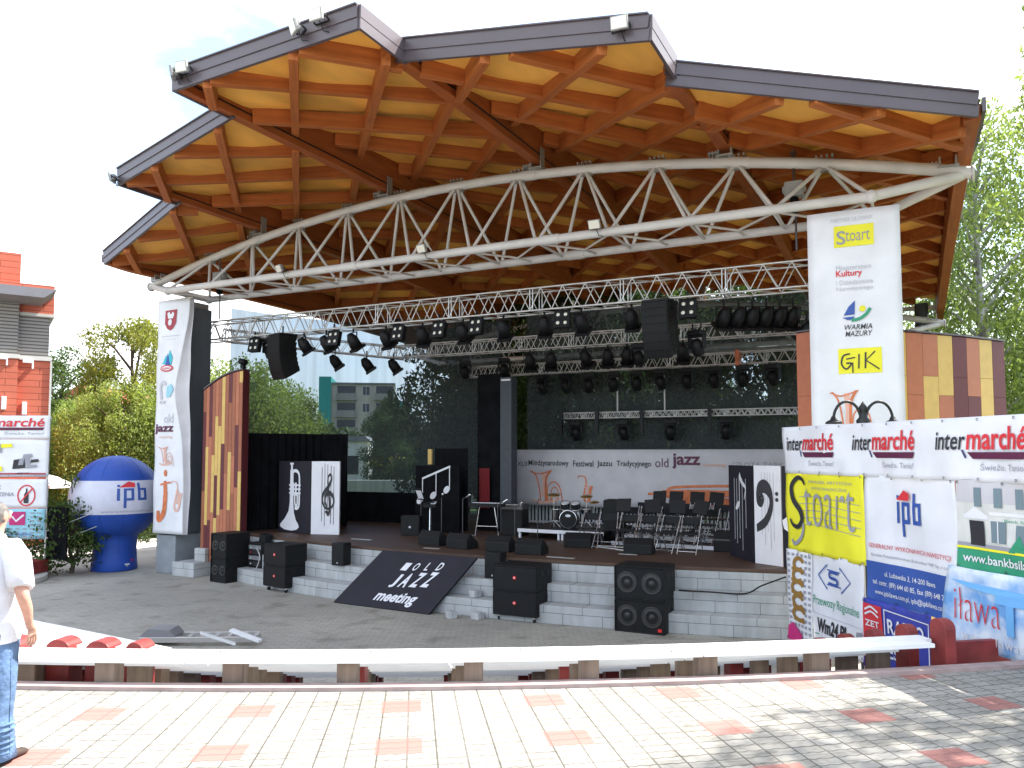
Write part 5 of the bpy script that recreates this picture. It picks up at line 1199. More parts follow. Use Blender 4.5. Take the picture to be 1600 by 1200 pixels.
for i, (s, t, lab) in enumerate([(5.35, 2.3, 'black flight case at the right end of the risers'), (2.15, 2.35, 'low black case in front of the drum riser')]):
    t_ = thing('flight_case', lab, 'case', S(s, t, ZS), SRZ + .1 * i); b = B().use('black_cabinet'); b.box(-.28, .28, 0, .36, 0, .42 - .2 * i); b.obj('body', t_, bevel=.012); b = B().use('steel_dark'); b.box(-.285, .285, -.006, 0, .24 - .12 * i, .27 - .12 * i); b.obj('trim', t_)
# drum kit
t_ = thing('drum_kit', 'black drum kit with chrome rims and cymbals on its riser', 'drum kit', S(1.25, 3.45, ZS + .24), SRZ + R(8)); t_.scale = (.78, .78, .78)
def drum(name, c, r, h, rx, ry=0., m='drum_shell'):
    M = Matrix.Translation(c) @ Matrix.Rotation(rx, 4, 'X') @ Matrix.Rotation(ry, 4, 'Y')
    b = B().use(m); b.lathe([(r, -h / 2), (r, h / 2)], 24, M); o = b.obj(name, t_)
    b = B().use('chrome')
    for z in (-h / 2, h / 2): b.lathe([(r - .006, z - .012), (r + .012, z - .012), (r + .012, z + .012), (r - .006, z + .012)], 24, M)
    for k in range(8): b.tube(M @ Vector(((r + .01) * math.cos(k * .785), (r + .01) * math.sin(k * .785), -h / 2)), M @ Vector(((r + .01) * math.cos(k * .785), (r + .01) * math.sin(k * .785), h / 2)), .005, 5)
    b.obj('rim', o); b = B().use('speaker_grille' if name == 'bass_drum' else 'drum_skin'); b.lathe([(0, h / 2 - .004), (r - .004, h / 2 - .004)], 24, M); b.lathe([(0, -h / 2 + .004), (r - .004, -h / 2 + .004)], 24, M); b.obj('skin', o, fix=False)
    return o
drum('bass_drum', (0, 0, .29), .28, .4, R(90)); drum('tom', (-.17, .1, .70), .15, .2, R(20)); drum('tom', (.17, .1, .70), .15, .2, R(20)); drum('floor_tom', (-.52, .35, .38), .19, .36, 0); drum('snare_drum', (.45, .35, .52), .17, .14, R(6))
b = B().use('banner_white'); b.lathe([(0, .0), (.09, 0)], 16, Matrix.Translation((0, -.2, .40)) @ Matrix.Rotation(R(90), 4, 'X') @ Matrix.Scale(.5, 4, (0, 1, 0))); b.obj('badge', t_, fix=False)
for x, y, z, r in ((-.55, .1, 1.05, .22), (.55, .05, 1.02, .2), (.72, .4, .82, .17)):
    b = B().use('chrome'); b.tube((x, y, 0), (x, y, z), .01, 6)
    for k in range(3): b.tube((x, y, .22), (x + .22 * math.cos(2.1 * k), y + .22 * math.sin(2.1 * k), 0), .009, 5)
    o = b.obj('cymbal_stand', t_); b = B().use('cymbal'); b.lathe([(0, .03), (.04, .02), (r, -.01), (r, -.014), (.04, .015), (0, .025)], 22, Matrix.Translation((x, y, z)) @ Matrix.Rotation(R(14), 4, 'X')); b.obj('cymbal', o)
b = B().use('cable_pale'); qs = [(2.06, 2.1), (2.4, 1.9), (2.9, 1.75), (3.3, 1.55), (3.9, 1.6)]; b.path(spline([S(s, t, ZS + .012) - S(2.06, 2.1, ZS) for s, t in qs]), .014, 6)
tag(b.obj('cable', None, S(2.06, 2.1, ZS)), 'pale cable lying on the deck before the chairs', 'cable')
for i, (s, t) in enumerate([(2.55, -.1), (-3.1, .75), (-.6, .02), (3.6, 1.0)]):
    b = B().use('bracket_steel'); b.box(-.3 + .1 * (i > 1), .3 - .1 * (i > 1), -.05, .05, 0, .01); tag(b.obj('floor_plate', None, S(s, t, ZS + .001), SRZ), 'thin metal floor plate on the deck, ' + ['in front of the chairs near the edge', 'below the white clef panel', 'between the monitor wedges', 'beside the monitor wedge before the chairs'][i], 'floor plate')
# white barrier seen under the festival banner
t_ = thing('crowd_barrier', 'white barred barrier behind the drums under the festival banner', 'barrier', S(-1.2, 5.95, ZS), SRZ)
b = B().use('fence_white')
for i in range(72): b.box(i * .11, i * .11 + .05, -.012, .012, .08, 1.02)
b.obj('bars', t_)
b = B().use('fence_white'); b.box(0, 7.9, -.02, .02, .96, 1.02); b.box(0, 7.9, -.02, .02, .10, .16); b.obj('rail', t_)

# ================================================================== balloon
BL = Vector((-10.95, 21.9, ZO)); face = math.atan2(-BL.y, -BL.x)
t_ = thing('advertising_balloon', 'big blue inflated balloon with a white band and building firm letters', 'balloon', BL)
Cz, Rb = 1.955, 1.17
prof = [(.0, .0), (.57, .0), (.585, .04), (.565, .3), (.545, .6), (.56, .82)]
a = -math.asin(.93)
def bp(z): return math.sqrt(max(0, Rb * Rb - (z - Cz) ** 2))
zs1 = [Cz + Rb * math.sin(R(d)) for d in range(-60, 91, 5)]
b = B().use('balloon_blue'); low = prof + [(bp(z), z) for z in zs1 if z < 1.57] + [(bp(1.57), 1.57)]
b.lathe(low, 40); b.use('balloon_white').lathe([(bp(z) + .001, z) for z in np.linspace(1.57, 2.46, 10)], 40); b.use('balloon_blue').lathe([(bp(2.46), 2.46)] + [(bp(z), z) for z in zs1 if z > 2.46], 40); b.obj('envelope', t_, fix=False)
b = B().use('balloon_seam')
for k in range(12):
    an = k * math.pi / 6 + .1; pts = [(r * math.cos(an), r * math.sin(an), z) for r, z in low[3:]]; b.path(pts, .004, 4)
    pts = [((bp(z) + .001) * math.cos(an), (bp(z) + .001) * math.sin(an), z) for z in zs1 if z > 2.46]; b.path(pts, .004, 4)
for z in (.84,): b.path([((.562) * math.cos(k * .2), .562 * math.sin(k * .2), z) for k in range(32)], .006, 4)
b.obj('seam', t_)
def mb(x, z, l):
    r = (bp(z) if z > .9 else .565) + l + .004; an = face + x / (Rb if z > .9 else .57); return Vector((r * math.cos(an), r * math.sin(an), z))
g = G(mb, .003); logo_ipb(g, -.02, 1.74, .82, .70, 'blue_print'); g.text('www.ipbilawa.com.pl', -.38, 1.61, .92, 1.68, 'grey_print'); g.rect(.26, .05, .40, .20, 'banner_white', 2, 3); g.rect(.3, .09, .36, .15, 'grey_print', 3, 2); g.rect(.44, .25, .52, .31, 'magenta_print', 2, 2); g.obj('printed_lettering', t_)
for i, (z, e) in enumerate(((1.62, (-2.6, -1.6, .75)), (1.58, (-2.2, -1.2, .55)))):
    b = B().use('rope'); st = Vector(mb(-.6 + i * .9, z, .0)); b.path([st, (st + Vector(e)) / 2 + Vector((0, 0, -.1)), Vector(e)], .012, 5); tag(b.obj('guy_rope', None, BL), ['guy rope from the balloon to the left banners, upper one', 'guy rope from the balloon to the left banners, lower one'][i], 'rope')

# ================================================================== banners and planter at the left edge
X0, Y0 = -14.7, 20.5
def lb(name, lab, z0, z1, m, xr=-12.02, off=0.):
    return cloth(name, lab, 'banner', (X0, Y0, z0), 0, xr - X0, z1 - z0, m, lambda x, z: off + .015 * math.sin(x * 3 + z0 * 4) + .008 * math.sin(x * 8 + z * 6), 'banners on the left fence', nu=24, nv=8)
t_ = thing('site_fence', 'steel frame fence carrying the banners at the left edge', 'fence', (X0, Y0 + .06, ZO)); b = B().use('aluminium')
for x in (0.05, 1.35, 2.62): b.tube((x, 0, 0), (x, 0, 4.15), .025, 8)
b.obj('post', t_); b = B().use('aluminium')
for z in (1., 2.4, 4.1): b.tube((0, 0, z), (2.68, 0, z), .02, 6)
b.obj('rail', t_)
o, g = lb('sponsor_banner', 'white grocery banner above the photo banner at the left edge', 2.40, 3.01, 'banner_white'); logo_market(g, .42, .16, 2.12, .38); g.obj('printed_lettering', o)
o, g = lb('sponsor_banner', 'white banner with small photos of brass instruments at the left edge', 1.42, 2.39, 'banner_white', -12.05)
for x, z, w, h, m in ((1.1, .6, .36, .26, 'grey_print'), (1.35, .74, .4, .12, 'yellow_print'), (1.1, .12, .4, .16, 'yellow_print'), (1.75, .2, .34, .28, 'black_print'), (2.0, .48, .25, .12, 'grey_print'), (2.2, .36, .22, .1, 'black_print'), (2.1, .22, .28, .1, 'grey_print'), (1.85, .08, .4, .03, 'black_print'), (1.9, .3, .3, .2, 'grey_print')):
    g.poly([(x, z), (x + w, z + .03), (x + w * .9, z + h), (x + .1 * w, z + h * .85)], m, 2 + 0.2 * len(m))
g.rect(0, 0, 2.6, .1, 'crimson_print', 1); g.rect(0, 0, 2.6, .06, 'grey_print', 2); g.text('ZAPRASZAMY NA KONCERTY', .7, .015, 2.3, .05, 'banner_white', L=3); g.obj('printed_lettering', o)
o, g = lb('sponsor_banner', 'white notice with a red ringed bottle ban at the left edge', .62, 1.36, 'banner_white', -12.05)
g.ring(2.12, .32, .22, .26, .035, 'red_print'); g.poly([(2.06, .12), (2.18, .12), (2.18, .34), (2.14, .42), (2.14, .5), (2.10, .5), (2.10, .42), (2.06, .34)], 'black_print', 2); g.line([(1.97, .14), (2.27, .5)], .035, 'red_print', 3)
for i, s_ in enumerate(('ZAKAZ', 'WNOSZENIA', 'SZKŁA')): g.text(s_, .95, .48 - i * .18, [1.45, 1.8, 1.4][i], .58 - i * .18, 'grey_print', .01)
g.obj('printed_lettering', o)
o, g = lb('sponsor_banner', 'pale cyan banner with a magenta square at the left edge', -.18, .60, 'cyan_print', -12.08)
for i in range(9):
    for j in range(7):
        if 4 <= i <= 6 and j > 2: continue
        g.rect(.98 + i * .18, .05 + j * .1, 1.09 + i * .18, .08 + j * .1, 'grey_print', 1, 1)
g.rect(1.72, .36, 2.12, .70, 'magenta_print', 2); g.line([(1.80, .58), (1.90, .46), (2.08, .62)], .05, 'banner_white', 3); g.text('Twój partner medialny', 1.2, .08, 2.3, .16, 'royal_print', L=3); g.obj('printed_lettering', o)
b = B().use('black_cloth'); b.box(0, .62, 0, .05, 0, 1.35); tag(b.obj('black_screen', None, (-12.1, 20.6, -.72), R(-12)), 'dark screen board between the left banners and the bush', 'board')
t_ = thing('planter', 'round edged red and stone planter under the left banners', 'planter', (-13.2, 20.3, ZO))
b = B().use('concrete'); arc_ = [(1.55 * math.cos(q) * 1.0, -.7 + 1.5 * math.sin(q)) for q in [R(-100 + 8 * i) for i in range(20)]]
b.plan([(-2.2, -2.0)] + arc_ + [(-2.2, .8)], 0, .14); b.obj('kerb', t_, bevel=.02)
b = B().use('red_paint'); b.plan([(-2.2, -1.6), (.6, -1.55), (1.15, -.9), (1.2, .3), (-2.2, .6)], .142, .46); b.obj('red_board', t_, bevel=.02)

# ================================================================== person
PX, PY = -3.50, 5.33
per = thing('person', 'man in a white shirt and jeans seen from behind at the left edge', 'person', (PX, PY, 0), R(-14))
def skin_obj(name, parent, chains, m, sub=2, root=0):
    vs = []; es = []; rs = []; idx = {}
    for ch in chains:
        prev = None
        for p, r in ch:
            k = tuple(round(x, 4) for x in p)
            if k not in idx: idx[k] = len(vs); vs.append(p); rs.append(r)
            i = idx[k]
            if prev is not None: es.append((prev, i))
            prev = i
    me = bpy.data.meshes.new(name); me.from_pydata(vs, es, []); o = bpy.data.objects.new(name, me); COL.objects.link(o); o.parent = parent
    md = o.modifiers.new('skin', 'SKIN'); md.use_smooth_shade = True; md.branch_smoothing = .6
    sk = me.skin_vertices[0].data
    for i, r in enumerate(rs): sk[i].radius = r if isinstance(r, tuple) else (r, r)
    sk[root].use_root = True
    ss = o.modifiers.new('sub', 'SUBSURF'); ss.levels = sub; ss.render_levels = sub
    me.materials.append(MATS[m]); return o
def ring_loft(b, rings, n=20):
    vs = []
    for (c, rx, ry, *e) in rings:
        for k in range(n):
            q = 2 * math.pi * k / n; cx_, sx_ = math.cos(q), math.sin(q); pw = .86
            vs.append((c[0] + rx * math.copysign(abs(cx_) ** pw, cx_), c[1] + ry * math.copysign(abs(sx_) ** pw, sx_), c[2]))
    fs = [(i * n + k, i * n + (k + 1) % n, (i + 1) * n + (k + 1) % n, (i + 1) * n + k) for i in range(len(rings) - 1) for k in range(n)]
    b.add(vs, fs, True)
# body: one skinned surface with head, arms, hands, legs
pel, che, nk = (0, 0, .93), (0, .0, 1.30), (0, .015, 1.49)
ch = [[(pel, (.15, .11)), ((0, .0, 1.10), (.15, .115)), (che, (.15, .105)), ((0, .01, 1.42), (.10, .08)), (nk, .058), ((0, .03, 1.555), .062), ((0, .035, 1.62), (.078, .092)), ((0, .035, 1.675), (.068, .082)), ((0, .03, 1.705), (.03, .04))]]
HK = {}
for sg in (1, -1):
    sh_, el, wr = (sg * .215, 0, 1.405), (sg * .335, -.06, 1.13), (sg * .285, .05, .93)
    if sg < 0: el, wr = (sg * .32, -.03, 1.12), (sg * .30, .10, .90)
    ch.append([((0, .01, 1.42), (.10, .08)), ((sg * .12, 0, 1.42), .062), (sh_, .056), ((sg * .285, -.035, 1.26), .047), (el, .042), ((sg * .315, -.0, 1.03), .038), (wr, .026), ((wr[0] - sg * .008, wr[1] + .03, wr[2] - .05), (.038, .018)), ((wr[0] - sg * .014, wr[1] + .045, wr[2] - .085), (.036, .017))])
    hx = Vector((wr[0] - sg * .014, wr[1] + .045, wr[2] - .085)); HK[sg] = hx
    for f_, (dy, ln) in enumerate(((.03, .07), (.010, .08), (-.010, .075), (-.03, .058))):
        a_ = hx + Vector((0, dy, -.02)); b_ = a_ + Vector((-sg * .006, .008, -ln * .5)); c_ = b_ + Vector((-sg * .02, -.002, -ln * .45))
        ch.append([(tuple(hx), (.036, .017)), (tuple(a_), .0105), (tuple(b_), .0095), (tuple(c_), .008)])
    th_ = Vector((wr[0] - sg * .008, wr[1] + .03, wr[2] - .05))
    ch.append([(tuple(th_), (.038, .018)), (tuple(th_ + Vector((-sg * .02, .038, -.02))), .013), (tuple(th_ + Vector((-sg * .03, .05, -.06))), .0105)])
    hp = (sg * .095, 0, .86); kn = (sg * .105, .02 * sg, .48); an_ = (sg * .11, -.01 + .03 * sg, .09)
    ch.append([(pel, (.15, .11)), (hp, .095), (kn, .06), ((kn[0], kn[1] - .03, .34), .056), (an_, .04), ((an_[0], an_[1] + .09, .045), (.042, .035)), ((an_[0], an_[1] + .16, .035), (.036, .025))])
body = skin_obj('body', per, ch, 'skin')
# face and ears on the head, small raised features
b = B().use('skin')
for sg in (-1, 1): b.ball((sg * .08, .03, 1.625), .03, 8, (.35, .7, 1.1))
b.ball((0, .135, 1.615), .02, 8, (.8, .9, 1.3)); b.obj('ears', per)
b = B().use('white_panel')
for sg in (-1, 1): b.ball((sg * .032, .118, 1.64), .011, 8)
b.use('crimson_print').ball((0, .118, 1.578), .02, 8, (1.1, .4, .3)); b.obj('eyes', per)
b = B().use('hair_grey'); pr = []
ring_loft(b, [((0, .0, 1.58), .074, .078), ((0, .0, 1.62), .088, .094), ((0, .005, 1.66), .086, .094), ((0, .005, 1.69), .074, .08), ((0, .01, 1.71), .05, .055)]); b.obj('hair', per)
b = B().use('shirt_white')
ring_loft(b, [((0, .0, .79), .205, .15), ((0, .0, .80), .21, .155), ((0, .01, .95), .225, .17), ((0, .015, 1.08), .225, .175), ((0, .0, 1.22), .22, .15), ((0, -.005, 1.33), .215, .135), ((0, 0, 1.40), .185, .112), ((0, .005, 1.445), .13, .09), ((0, .012, 1.475), .085, .078), ((0, .014, 1.50), .068, .07)], 28)
b.obj('shirt', per)
for sg in (-1, 1):
    b = B().use('shirt_white'); x = sg * .20
    b.path([(sg * .10, 0, 1.40), (sg * .175, 0, 1.405), (sg * .235, -.012, 1.35), (sg * .28, -.035, 1.26), (sg * .315, -.05, 1.17), (sg * .317, -.052, 1.165)], lambda u: [.075, .082, .084, .08, .078, .07][min(5, round(u * 5))], 16); b.obj('sleeve', per)
b = B().use('denim')
for sg in (-1, 1):
    ring_loft(b, [((sg * .085, 0, .96), .12, .13), ((sg * .095, 0, .86), .118, .13), ((sg * .10, .005, .72), .105, .112), ((sg * .105, .02 * sg, .50), .088, .092), ((sg * .107, -.02 + .02 * sg, .32), .085, .092), ((sg * .11, -.012 + .03 * sg, .12), .085, .10), ((sg * .11, -.008 + .03 * sg, .035), .09, .115), ((sg * .11, -.008 + .03 * sg, .03), .07, .09)], 20)
ring_loft(b, [((0, 0, .84), .19, .135), ((0, 0, .92), .19, .14), ((0, 0, 1.0), .185, .135)], 24)
for sg in (-1, 1):
    b.box(sg * .085 - .06, sg * .085 + .06, -.150, -.128, .80, .93)
    b.path([(sg * .21, .0, .95), (sg * .205, .0, .80), (sg * .198, .005, .66), (sg * .19, .02 * sg, .48), (sg * .192, .02 * sg, .28), (sg * .196, .03 * sg, .06)], .006, 5)
for k in range(7): b.lathe([(.082 + .006 * (k % 2), -.012), (.098 + .004 * (k % 3), 0), (.082, .012)], 16, Matrix.Translation((.108, .01, .10 + .028 * k)) @ Matrix.Rotation(R(10 - 5 * (k % 4)), 4, 'Y'))
b.obj('jeans', per)
for sg in (-1, 1):
    b = B().use('shoe_leather'); y0 = -.01 + .03 * sg
    vs = [];
    pts = [(-.09, .045), (-.05, .05), (.05, .052), (.13, .055), (.19, .045), (.225, .02)]
    n = 12
    for (yy, w_), hh in zip(pts, (.075, .085, .085, .065, .045, .025)):
        for k in range(n): q = 2 * math.pi * k / n; vs.append((sg * .11 + w_ * math.cos(q), y0 + yy, max(.004, hh / 2 + hh / 2 * math.sin(q))))
    b.add(vs, [(i * n + k, i * n + (k + 1) % n, (i + 1) * n + (k + 1) % n, (i + 1) * n + k) for i in range(5) for k in range(n)] + [tuple(range(n)), tuple(range(5 * n, 6 * n))], True); b.obj('shoe', per)

# ================================================================== buildings
bd = thing('brick_building', 'red brick building with grey louvre bands and a jutting flat canopy', 'building', (-15.9, 27.0, -1.2), R(34))
b = B().use('brick_red'); b.box(-14, -.0, .3, 12, 0, 6.55); b.box(-14, -.95, -.0, .3, 0, 6.55); b.obj('wall', bd)
b = B().use('louvre'); b.box(-14, -.05, .36, 12, 6.56, 7.95); b.box(-14, -.98, .06, .36, 6.56, 8.3); b.obj('louvre_band', bd)
b = B().use('concrete'); b.box(-14, .04, .24, 12, 6.42, 6.56); b.box(-14, -.91, -.06, .24, 6.42, 6.56); b.box(-.9, .03, .25, .3, 4.0, 4.28); b.box(.0, .06, .25, .5, 0, 6.42); b.obj('stone_band', bd)
b = B().use('brick_red'); b.box(-14, .06, .25, 12, 8.05, 9.05); b.obj('parapet', bd); b = B().use('concrete'); b.box(-14, .08, .23, 12, 7.95, 8.05); b.obj('stone_band', bd)
b = B().use('roof_metal'); b.prism([(-14, 8.45), (-.35, 8.30), (.0, 8.6), (-14, 8.75)], -1.6, .8); b.obj('canopy', bd)
b = B().use('brick_red'); b.box(-14, -.95, .9, 8, 8.76, 10.2); b.obj('tower_block', bd); b = B().use('concrete'); b.box(-14, -.92, .88, 8, 8.752, 8.9); b.obj('stone_band', bd)
b = B().use('window_dark'); b.box(-2.5, -1.68, -.02, .1, .5, 5.3); o = b.obj('window', bd); b = B().use('concrete'); b.box(-2.6, -1.58, -.05, -.0, 5.3, 5.42); b.obj('lintel', o)
for x, y, z in ((-1.32, -.12, 4.9), (-.72, .18, 4.75)):
    b = B().use('white_panel'); b.box(x - .07, x + .07, y, y + .12, z - .22, z + .22); b.obj('wall_lamp', bd, bevel=.02)
for x, y, z in ((-1.35, -.2, 6.35), (-.6, .1, 6.3)):
    b = B().use('white_panel'); b.box(x - .22, x + .1, y, y + .1, z, z + .14, None); b.box(x + .05, x + .1, y, y + .22, z - .2, z); b.obj('camera', bd, bevel=.02)
ap = thing('apartment_block', 'beige apartment block with teal side walls and stacked balconies', 'building', (-32.2, 131, -1.5), R(8))
b = B().use('cream_render'); b.box(2.0, 12.5, 0, 12, 0, 15.0); b.prism([(2, 15.0), (9, 15.0), (12.5, 13.8), (12.5, 13.6), (2, 13.6)], .02, 11); b.obj('wall', ap)
b = B().use('teal_render'); b.box(0, 1.98, -.4, 10, 0, 16.2); b.box(12.6, 15.0, -.3, 10, 0, 12.2); b.obj('side_wall', ap)
b = B().use('roof_metal'); b.box(1.9, 12.6, -.3, 12, 15.002, 15.25); b.obj('roof', ap)
for k in range(5):
    z = 1.0 + k * 2.85
    for x0, x1 in ((3.0, 6.0), (9.4, 12.2)):
        b = B().use('window_dark'); b.box(x0, x1, -.05, .05, z + .4, z + 2.3); o = b.obj('balcony', ap); b = B().use('grey_render'); b.box(x0 - .2, x1 + .2, -1.1, -1.0, z, z + 1.0); b.box(x0 - .2, x1 + .2, -1.1, .0, z - .15, z); b.obj('parapet', o)
    for x0 in (7.2,):
        b = B().use('window_frame_paint'); b.box(x0 - .08, x0 + 1.18, -.03, .03, z + .72, z + 2.28); o = b.obj('window', ap); b = B().use('window_dark'); b.box(x0, x0 + .5, -.06, .0, z + .8, z + 2.2); b.box(x0 + .58, x0 + 1.1, -.06, .0, z + .8, z + 2.2); b.obj('pane', o)
wh = thing('white_kiosk', 'small white building with a yellow awning seen through the left net', 'building', (-14.4, 60, -1.2), R(5))
b = B().use('render_white'); b.box(0, 3.4, 0, 4, 0, 4.1); b.box(-2.2, -.02, .4, 4, 0, 2.4); b.obj('wall', wh); b = B().use('roof_metal'); b.prism([(-.2, 4.1), (3.6, 4.1), (3.2, 4.5), (.4, 4.5)], -.2, 4.2); b.obj('roof', wh); b = B().use('yellow_print'); b.prism([(3.5, 2.2), (6.4, 2.2), (6.1, 2.9), (3.8, 2.9)], -1.2, .6); b.obj('awning', wh)
for x in (.6, 1.9): b = B().use('window_dark'); b.box(x, x + .8, -.04, .02, 1.6, 3.0); b.obj('window', wh)
b = B().use('render_white'); b.box(-26, 12, 0, .3, 0, 1.6); tag(b.obj('garden_wall', None, (-6, 47, -1.2)), 'long low pale wall beyond the stage nets', 'wall')
um = thing('garden_umbrella', 'white garden umbrella behind the balloon', 'umbrella', (-17.0, 28.6, -1.2)); b = B().use('truss_paint'); b.tube((0, 0, 0), (0, 0, 2.5), .03, 8); b.obj('pole', um); b = B().use('banner_white'); b.lathe([(0, 2.5), (.5, 2.36), (1.0, 2.1), (1.0, 1.98)], 8, smooth=False); b.obj('canopy', um, fix=False)
hs = thing('far_house', 'white house with a blue strip and orange roof far behind the balloon', 'building', (-36, 58, -1.2), R(-5)); b = B().use('render_white'); b.box(0, 9, 0, 8, 0, 5.4); b.obj('wall', hs); b = B().use('royal_print'); b.box(1.0, 8, -.1, -.0, 2.0, 3.2); b.obj('blue_strip', hs); b = B().use('brick_red'); b.prism([(-.4, 5.4), (9.4, 5.4), (4.5, 8.2)], -.4, 8.4); b.obj('roof', hs)

# ================================================================== trees
def leaves_mesh(name, centers, n_per, size, m, droop=0., seed=1, flat=.8):
    r = np.random.default_rng(seed); V_ = []; N = 0
    for (c, rad) in centers:
        n = int(n_per * (rad / .8) ** 1.6); d = r.normal(size=(n, 3)); d /= np.linalg.norm(d, axis=1)[:, None]
        rr = rad * r.uniform(.25, 1., (n, 1)) ** .6; p = np.array(c) + d * rr * np.array([1, 1, flat])
        if droop: p[:, 2] -= droop * r.uniform(0, 1, n) ** 1.5 * rad
        a = r.normal(size=(n, 3)); a[:, 2] += -1.2 if droop else 0; a /= np.linalg.norm(a, axis=1)[:, None]
        w = np.cross(a, r.normal(size=(n, 3))); w /= np.linalg.norm(w, axis=1)[:, None] + 1e-9
        s = size * r.uniform(.6, 1.35, (n, 1)); l = s * (1.5 if droop else 1.0)
        q = np.stack([p - a * l * .5, p + w * s * .32, p + a * l * .5, p - w * s * .32], 1); V_.append(q.reshape(-1, 3)); N += n
    V_ = np.concatenate(V_); me = bpy.data.meshes.new(name); me.vertices.add(len(V_)); me.vertices.foreach_set('co', V_.astype(np.float32).ravel())
    me.loops.add(len(V_)); me.loops.foreach_set('vertex_index', np.arange(len(V_), dtype=np.int32)); me.polygons.add(N)
    me.polygons.foreach_set('loop_start', np.arange(0, len(V_), 4, dtype=np.int32)); me.polygons.foreach_set('loop_total', np.full(N, 4, dtype=np.int32))
    me.materials.append(MATS[m]); me.update(); me.validate(); return me
def make_tree_meshes(kind, h, cr, base, ncl, n_per, leaf, m, bark, seed, droop=0., tr=.18, shape='round', crad=(.55, 1.1)):
    r = random.Random(seed); cs = []
    b = B().use(bark); lean = Vector((r.uniform(-.06, .06), r.uniform(-.06, .06), 1))
    tp = [Vector((0, 0, -.1))] + [Vector((lean.x * z + r.uniform(-.06, .06), lean.y * z + r.uniform(-.06, .06), z)) for z in np.linspace(h * .12, h * .86, 7)]
    b.path(tp, lambda u: tr * (1 - .82 * u) + .012, 9)
    for i in range(ncl):
        u = (i + r.uniform(.1, .9)) / ncl; z = base + (h - base) * u
        if shape == 'round': prof = math.sin(math.pi * min(1, .14 + .8 * u)) ** .65
        elif shape == 'tall': prof = (1 - u) ** .55 * .85 + .18
        elif shape == 'column': prof = math.sin(math.pi * (.1 + .82 * u)) ** .4
        else: prof = .5 + .5 * math.sin(math.pi * u)
        an = i * 2.399 + r.uniform(-.5, .5); d = cr * prof * r.uniform(.35, 1.0)
        c = Vector((lean.x * z + d * math.cos(an), lean.y * z + d * math.sin(an), z + r.uniform(-.3, .3))); rad = r.uniform(*crad) * (1 if u < .85 else .75)
        cs.append((tuple(c), rad))
        if i % 2 == 0:
            zb_ = max(h * .12, z - d * .7 - .4); s_ = Vector((lean.x * zb_, lean.y * zb_, zb_)); mid = s_.lerp(c, .55) + Vector((0, 0, .12 * d))
            b.path([s_, mid, c], lambda q, d=d: tr * .32 * (1 - .8 * q) + .008, 5)
    return b.mesh(kind + '_trunk'), leaves_mesh(kind + '_crown', cs, n_per, leaf, m, droop, seed)
TK = {
 'willow': make_tree_meshes('willow', 7.6, 3.4, 1.3, 64, 640, .115, 'willow_leaf', 'bark', 3, 2.0, .22, 'round', (.6, 1.2)),
 'sparse': make_tree_meshes('sparse', 9.2, 2.5, 3.2, 38, 560, .11, 'yellow_leaf', 'bark', 8, .6, .2, 'round', (.45, .95)),
 'poplar': make_tree_meshes('poplar', 8.2, 1.5, 1.0, 40, 420, .13, 'mid_leaf', 'bark', 11, 0, .16, 'column', (.5, .9)),
 'dark': make_tree_meshes('dark', 10.5, 3.6, 2.2, 54, 290, .165, 'dark_leaf', 'bark', 15, .3, .26, 'round', (.7, 1.35)),
 'dark2': make_tree_meshes('dark2', 12.5, 3.8, 1.6, 52, 280, .17, 'dark_leaf', 'bark', 19, .5, .28, 'tall', (.7, 1.4)),
 'birch': make_tree_meshes('birch', 15.5, 2.3, 4.5, 66, 210, .115, 'birch_leaf', 'birch_bark', 23, 1.3, .2, 'round', (.5, 1.0)),
 'bush': make_tree_meshes('bush', 1.9, .9, .25, 30, 420, .085, 'mid_leaf', 'bark', 27, 0, .05, 'round', (.28, .5)),
}
def tree(kind, nm, loc, rz, sc, label, cat, group):
    t_ = thing(nm, label, cat, loc, rz, group); t_.scale = sc if isinstance(sc, tuple) else (sc, sc, sc)
    for part, me in zip(('trunk', 'crown'), TK[kind]):
        o = bpy.data.objects.new(part, me); COL.objects.link(o); o.parent = t_
GZ = -1.24; G1, G2, G3 = 'willows and trees behind the balloon', 'trees behind the stage nets', 'birches right of the roof'
